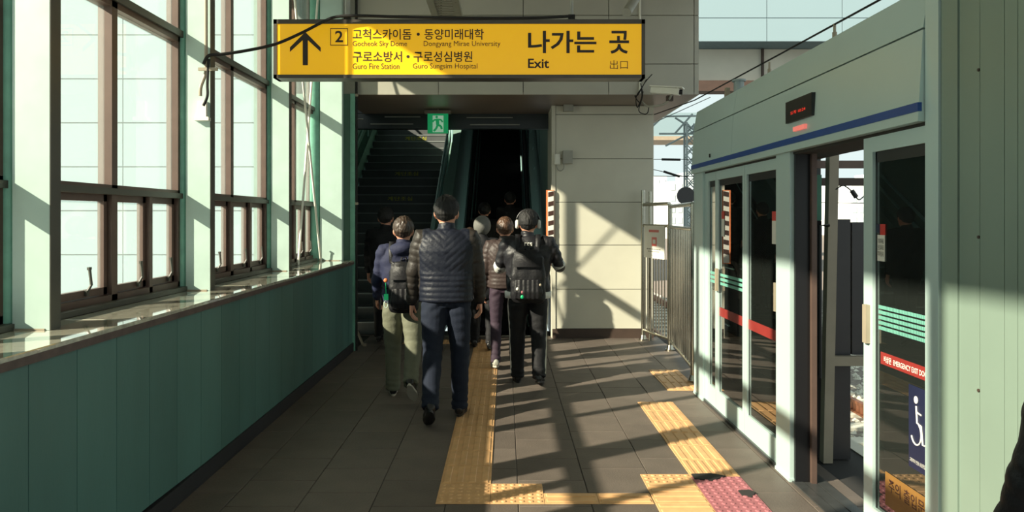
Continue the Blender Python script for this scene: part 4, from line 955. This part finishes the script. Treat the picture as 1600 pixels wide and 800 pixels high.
def backpack(p, label, m, w_, hgt, dep, ztop, dx=0, pocket=True):
    T, s = p['T'], p['s']; t = thing('backpack', label, 'backpack', None, p['root'].location); t.rotation_euler = p['root'].rotation_euler; t['loc0'] = 1
    y0 = -(.128+p['fat'])*1.03
    b_ = MB(); b_.loft([(T(dx, y0-dep*.45, ztop-hgt), w_*.44*s, dep*.42*s), (T(dx, y0-dep*.5, ztop-hgt+.03), w_*.5*s, dep*.52*s), (T(dx, y0-dep*.5, ztop-hgt*.5), w_*.5*s, dep*.56*s), (T(dx, y0-dep*.42, ztop-.08), w_*.46*s, dep*.48*s), (T(dx, y0-dep*.33, ztop), w_*.3*s, dep*.3*s)], 24, power=3.2)
    me = bake(b_, .009, 3); displace(me, lambda c, n: np.array([noise.noise(Vector((q[0]*12, q[1]*12, q[2]*14)))*.008 for q in c]))
    def put(name, me, m, par=t, smooth=True): finish(me, m, smooth); o = bpy.data.objects.new(name, me); C.objects.link(o); o.parent = par; return o
    put('pack_body', me, m)
    if pocket:
        b_ = MB(); b_.loft([(T(dx, y0-dep*1.02, ztop-hgt+.03), w_*.38*s, dep*.2*s), (T(dx, y0-dep*1.06, ztop-hgt+.10), w_*.42*s, dep*.26*s), (T(dx, y0-dep*1.02, ztop-hgt+.22), w_*.36*s, dep*.16*s)], 20, power=3)
        me = bake(b_, .009, 2); displace(me, lambda c, n: np.array([math.sin(q[0]*150)*.003 for q in c])); put('front_pocket', me, m)
    put('flap', strap([(T(dx, y0-dep*.55, ztop-.02), Vector((1,0,0))), (T(dx, y0-dep*1.0, ztop-.07), Vector((1,0,0))), (T(dx, y0-dep*1.12, ztop-.16), Vector((1,0,0)))], w_*.8*s, .012).mesh('flap'), m)
    put('grab_loop', MB().tube([T(dx-.03, y0-.01, ztop-.01), T(dx-.02, y0-.02, ztop+.04), T(dx+.02, y0-.02, ztop+.04), T(dx+.03, y0-.01, ztop-.01)], .008, 8).mesh('grab_loop'), m)
    for q in (-1, 1):
        x = q*.095; X1 = Vector((1,0,0)); ff = p['fat']
        pts = [(T(dx*.5+q*.05, y0-.02, ztop-.04), X1), (T(x, y0+.01, ztop+.0), X1), (T(x*1.05, -.125-ff, .465), X1), (T(x*1.08, -.06, .545+ff), X1), (T(x*1.05, .04, .535+ff), X1), (T(x*1.15, .125+ff, .44), X1), (T(x*1.35, .155+ff, .32), X1), (T(x*1.75, .10, .18), X1), (T(x*1.9, -.02, .13), X1), (T(x*1.4, -.13-ff, .12), X1)]
        put('shoulder_strap', strap(pts, .05*s, .014).mesh('shoulder_strap'), m)
    return t, put, y0
Y_ = lambda x, Y: (x-VX)*Y/F
NAVY = cloth('navy_nylon', (22,26,38), rough=.5); NAVYS = cloth('sunlit_brown_nylon', (44,40,37), rough=.5); JEAN = cloth('dark_denim', (22,29,44), rough=.85, bscale=200)
HOOD = cloth('navy_fleece', (34,38,62)); OLIVE = cloth('washed_olive_cotton', (100,102,86)); BLK = cloth('black_cloth', (22,22,25)); COATB = cloth('black_wool', (16,17,21))
BRN = cloth('dark_brown_nylon', (58,48,46), rough=.5); PLUM = cloth('plum_cotton', (52,40,52)); BPK = cloth('black_pack_nylon', (24,24,27), rough=.5); GREYK = cloth('grey_knit', (104,104,100)); WHT = cloth('white_cotton', (206,208,204))
CHAR = cloth('charcoal_nylon', (32,32,36), rough=.45)
# A centre man
A = person('man in a black quilted puffer jacket and dark jeans walking in the centre', Y_(697,5.75), 5.78, 0, 1.75, 2, (-10, 26, 34), (4, 4, -2), (2, 12, 13), (6, 14, 11), NAVY, JEAN, SHB, HB, 'puffer', 1.10, quilt=.75, vox=.0085, sole=False, headyaw=-6, hem=.89, topm=NAVYS, wideleg=1.16)
# browner sleeves and yoke: sunlit tone put into the arm nylon
# B left youth
Bp = person('young man in a navy hooded sweatshirt and olive trousers walking on the left', Y_(630,6.45), 6.45, 0, 1.60, 3, (10, 8, -4), (-14, 36, 42), (16, 20, 14), (0, 10, 10), HOOD, OLIVE, SHB, HDB, 'hoodie', 1.06, hood=True, wideleg=1.25, vox=.0095)
bt, bput, by0 = backpack(Bp, 'black backpack with white lettering and green tag on the youth in the navy hoodie', BPK, .28, .46, .13, .37, dx=.02)
T_ = Bp['T']
lm = MB()
for k in range(9): lm.add([T_(.135+.006*(k%2), by0-.135, .27-.028*k), T_(.158, by0-.128, .27-.028*k), T_(.158, by0-.128, .252-.028*k), T_(.138, by0-.135, .252-.028*k)], [(0,1,2,3)])
bput('white_lettering', lm.mesh('white_lettering'), M['stick'], smooth=False)
bput('orange_tag', MB().ball(T_(-.145, by0-.06, .20), .018, .01, .018, 10, 8).mesh('orange_tag'), M['orange'])
bput('green_tag', MB().tube([T_(-.145, by0-.07, .18), T_(-.14, by0-.075, .07)], .003, 6).box(*[v for a in zip((T_(-.16, by0-.08, .02)), (T_(-.12, by0-.07, .075))) for v in sorted(a)]).mesh('green_tag'), M['green'], smooth=False)
bput('green_loop', MB().tube([T_(-.14+.018*math.cos(k*.7), by0-.075, -.02+.035*math.sin(k*.7)) for k in range(10)], .004, 6).mesh('green_loop'), M['mint'])
ph = thing('phone', 'dark phone held in the left hand of the youth', 'phone', None, Bp['root'].location)
ph['loc0'] = 1; w0 = Bp['arms'][0]; c = w0['W']+w0['d2']*.10*Bp['s']+Vector((.03, 0, 0)); o = MB().cham(c.x-.005, c.x+.005, c.y-.02, c.y+.05, c.z-.05, c.z+.06, .003).mesh('phone_body'); o = bpy.data.objects.new('phone_body', finish(o, M['black'], False)); C.objects.link(o); o.parent = ph; ph.rotation_euler = Bp['root'].rotation_euler
# C dark man at left
person('man all in black walking behind the youth at the foot of the stairs', Y_(601,9.0), 9.05, 0, 1.70, 0, (14, 10, 0), (-10, 20, 25), (8, 15, 8), (-6, 12, 8), COATB, BLK, SHB, HB, 'coat', 1.08, vox=.014, coatlen=.10, sole=False, group=None)
# D headphones
D = person('man in a black jacket with backpack and white headphones in sunlight', Y_(825,7.02), 7.02, 0, 1.665, -2, (4, 4, 0), (-6, 22, 14), (12, 75, 18), (12, 82, 24), CHAR, BLK, SHB, HB, 'short', 1.22, vox=.0095, wideleg=1.18, sole=False, hem=.88)
s = D['s']; TD = D['T']
for q in D['arms']:
    D['put']('white_sleeve', MB().loft([(q['E']-q['d1']*.09*s, .052*s, .056*s), (q['E']-q['d1']*.02*s, .060*s, .064*s), (q['E']+(q['d2']-q['d1']).normalized()*.006*s+q['d2']*.03*s, .060*s, .064*s), (q['E'].lerp(q['W'], .4), .054*s, .056*s), (q['E'].lerp(q['W'], .85), .044*s, .046*s), (q['W'], .036*s, .038*s)], 20).mesh('white_sleeve'), WHT)
D['put']('shirt_hem', MB().loft([(TD(0,-.004,-.085), .190*s*D['B'], .128*s), (TD(0,-.004,-.02), .192*s*D['B'], .130*s)], 28, power=2.35).mesh('shirt_hem'), WHT)
for l in D['legs']:
    pts = [l['hip']+Vector((l['sg']*.095*s, 0, -.02)), l['hip'].lerp(l['knee'], .4)+Vector((l['sg']*.094*s*1.1, 0, 0)), l['knee']+Vector((l['sg']*.078*s, 0, 0)), l['ank']+Vector((l['sg']*.064*s, 0, .0))]
    D['put']('side_stripe', strap([(p_, Vector((0,1,0))) for p_ in pts], .018, .012).mesh('side_stripe'), M['stick'], smooth=False)
dk, dput, dy0 = backpack(D, 'black backpack hung with small charms on the man with headphones', BPK, .34, .50, .15, .40)
sv = text('CCS', (-.03, .03, 0, .03), 0, M['stick'], None, 'tmp') if False else None
cb = MB()
for (a0, a1, b0, b1) in ((-.035,-.027,0,.032), (-.035,-.012,0,.006), (-.035,-.012,.026,.032), (-.006,.002,0,.032), (-.006,.014,0,.006), (-.006,.014,.026,.032), (.020,.028,.016,.032), (.020,.040,.026,.032), (.020,.040,.013,.019), (.032,.040,0,.016), (.020,.040,0,.006)):
    v = [TD(a0-.0, -.1385, .438+b0), TD(a1, -.1385, .438+b0), TD(a1, -.131, .438+b1), TD(a0, -.131, .438+b1)]; cb.add([p+Vector((0,-.004,0)) for p in v]+v, [(0,1,2,3),(7,6,5,4),(0,4,5,1),(1,5,6,2),(2,6,7,3),(3,7,4,0)])
D['put']('back_logo', cb.mesh('back_logo'), M['stick'], smooth=False)
for (dx_, z, rr, m_, nm) in ((-.10, .03, .015, 'stick', 'white_charm'), (-.055, .0, .017, 'tpink', 'pink_charm'), (-.055, -.045, .018, 'green', 'green_charm'), (.12, .07, .013, 'beige', 'brass_charm')):
    dput(nm, MB().ball(TD(dx_, dy0-.185, z), rr*.9, .012, rr, 12, 8).mesh(nm), M[m_])
hp = thing('headphones', 'cream over-ear headphones worn by the man in the black jacket', 'headphones', None, D['root'].location); hp['loc0'] = 1; hp.rotation_euler = D['root'].rotation_euler
def hput(name, me, m): finish(me, m); o = bpy.data.objects.new(name, me); C.objects.link(o); o.parent = hp
for q in (-1, 1):
    hput('ear_cup', MB().loft([(D['Hp'](q*.084, 0, -.012), .028*s, .036*s), (D['Hp'](q*.094, 0, -.012), .037*s, .046*s), (D['Hp'](q*.108, 0, -.012), .036*s, .045*s), (D['Hp'](q*.116, 0, -.012), .024*s, .032*s)], 22, ref=(0,1,0)).mesh('ear_cup'), WHT)
hput('headband', MB().tube([D['Hp'](.108*math.cos(a), .005, .13*math.sin(a)-.005) for a in np.linspace(.25, math.pi-.25, 20)], .009, 10).mesh('headband'), M['black'])
# E brown-haired man
person('man with brown hair in a dark brown quilted jacket and plum trousers', Y_(789,7.72), 7.75, 0, 1.59, 0, (-3, 16, 8), (8, 6, -2), (-3, 10, 12), (4, 10, 8), BRN, PLUM, mat('grey_trainer', (150,150,140), .6), HBR, 'puffer', 1.0, quilt=.9, vox=.0105)
# F..H ahead, at and on the escalator
Fp = person('person in a long black coat and grey knit cap stepping towards the escalator', Y_(753,8.75), 8.8, 0, 1.58, 0, (10, 6, 0), (-6, 12, 10), (4, 10, 8), (-4, 10, 8), COATB, BLK, SHB, HB, 'coat', 1.0, vox=.014, coatlen=.28, sole=False)
cm = MB().ball(Fp['hc']+Vector((0,-.006,.022)), .106, .126, .122, 22, 14); Fp['put']('knit_cap', bake(cm, .01, 2), GREYK)
def dark(label, x, Y, Zf, Hh, hair=HB, m=COATB): return person(label, Y_(x, Y), Y, Zf, Hh, 0, (6, 6, 0), (-4, 8, 0), (2, 10, 7), (-2, 12, 7), m, BLK, SHB, hair, 'coat', 1.02, vox=.015, coatlen=.12, sole=False)
dark('dark-haired person in black riding the escalator just beyond the grey cap', 757, 10.75, ez(10.75)+.09, 1.58)
dark('dark-haired person standing on the escalator behind the man with headphones', 797, 11.1, .477, 1.50, m=BLK)
dark('short dark-haired person at the escalator entrance left of the grey cap', 734, 9.3, 0, 1.46, HDB)
# person at the lower right corner
Gp = person('person in a black padded jacket cut off at the lower right corner of the view', 1.44, 1.62, 0, 1.62, 0, (4, 6, 0), (-4, 8, 0), (-6, 25, 20), (4, 20, 12), BPK, BLK, SHB, HB, 'puffer', 1.1, quilt=.6, vox=.012, sole=False)
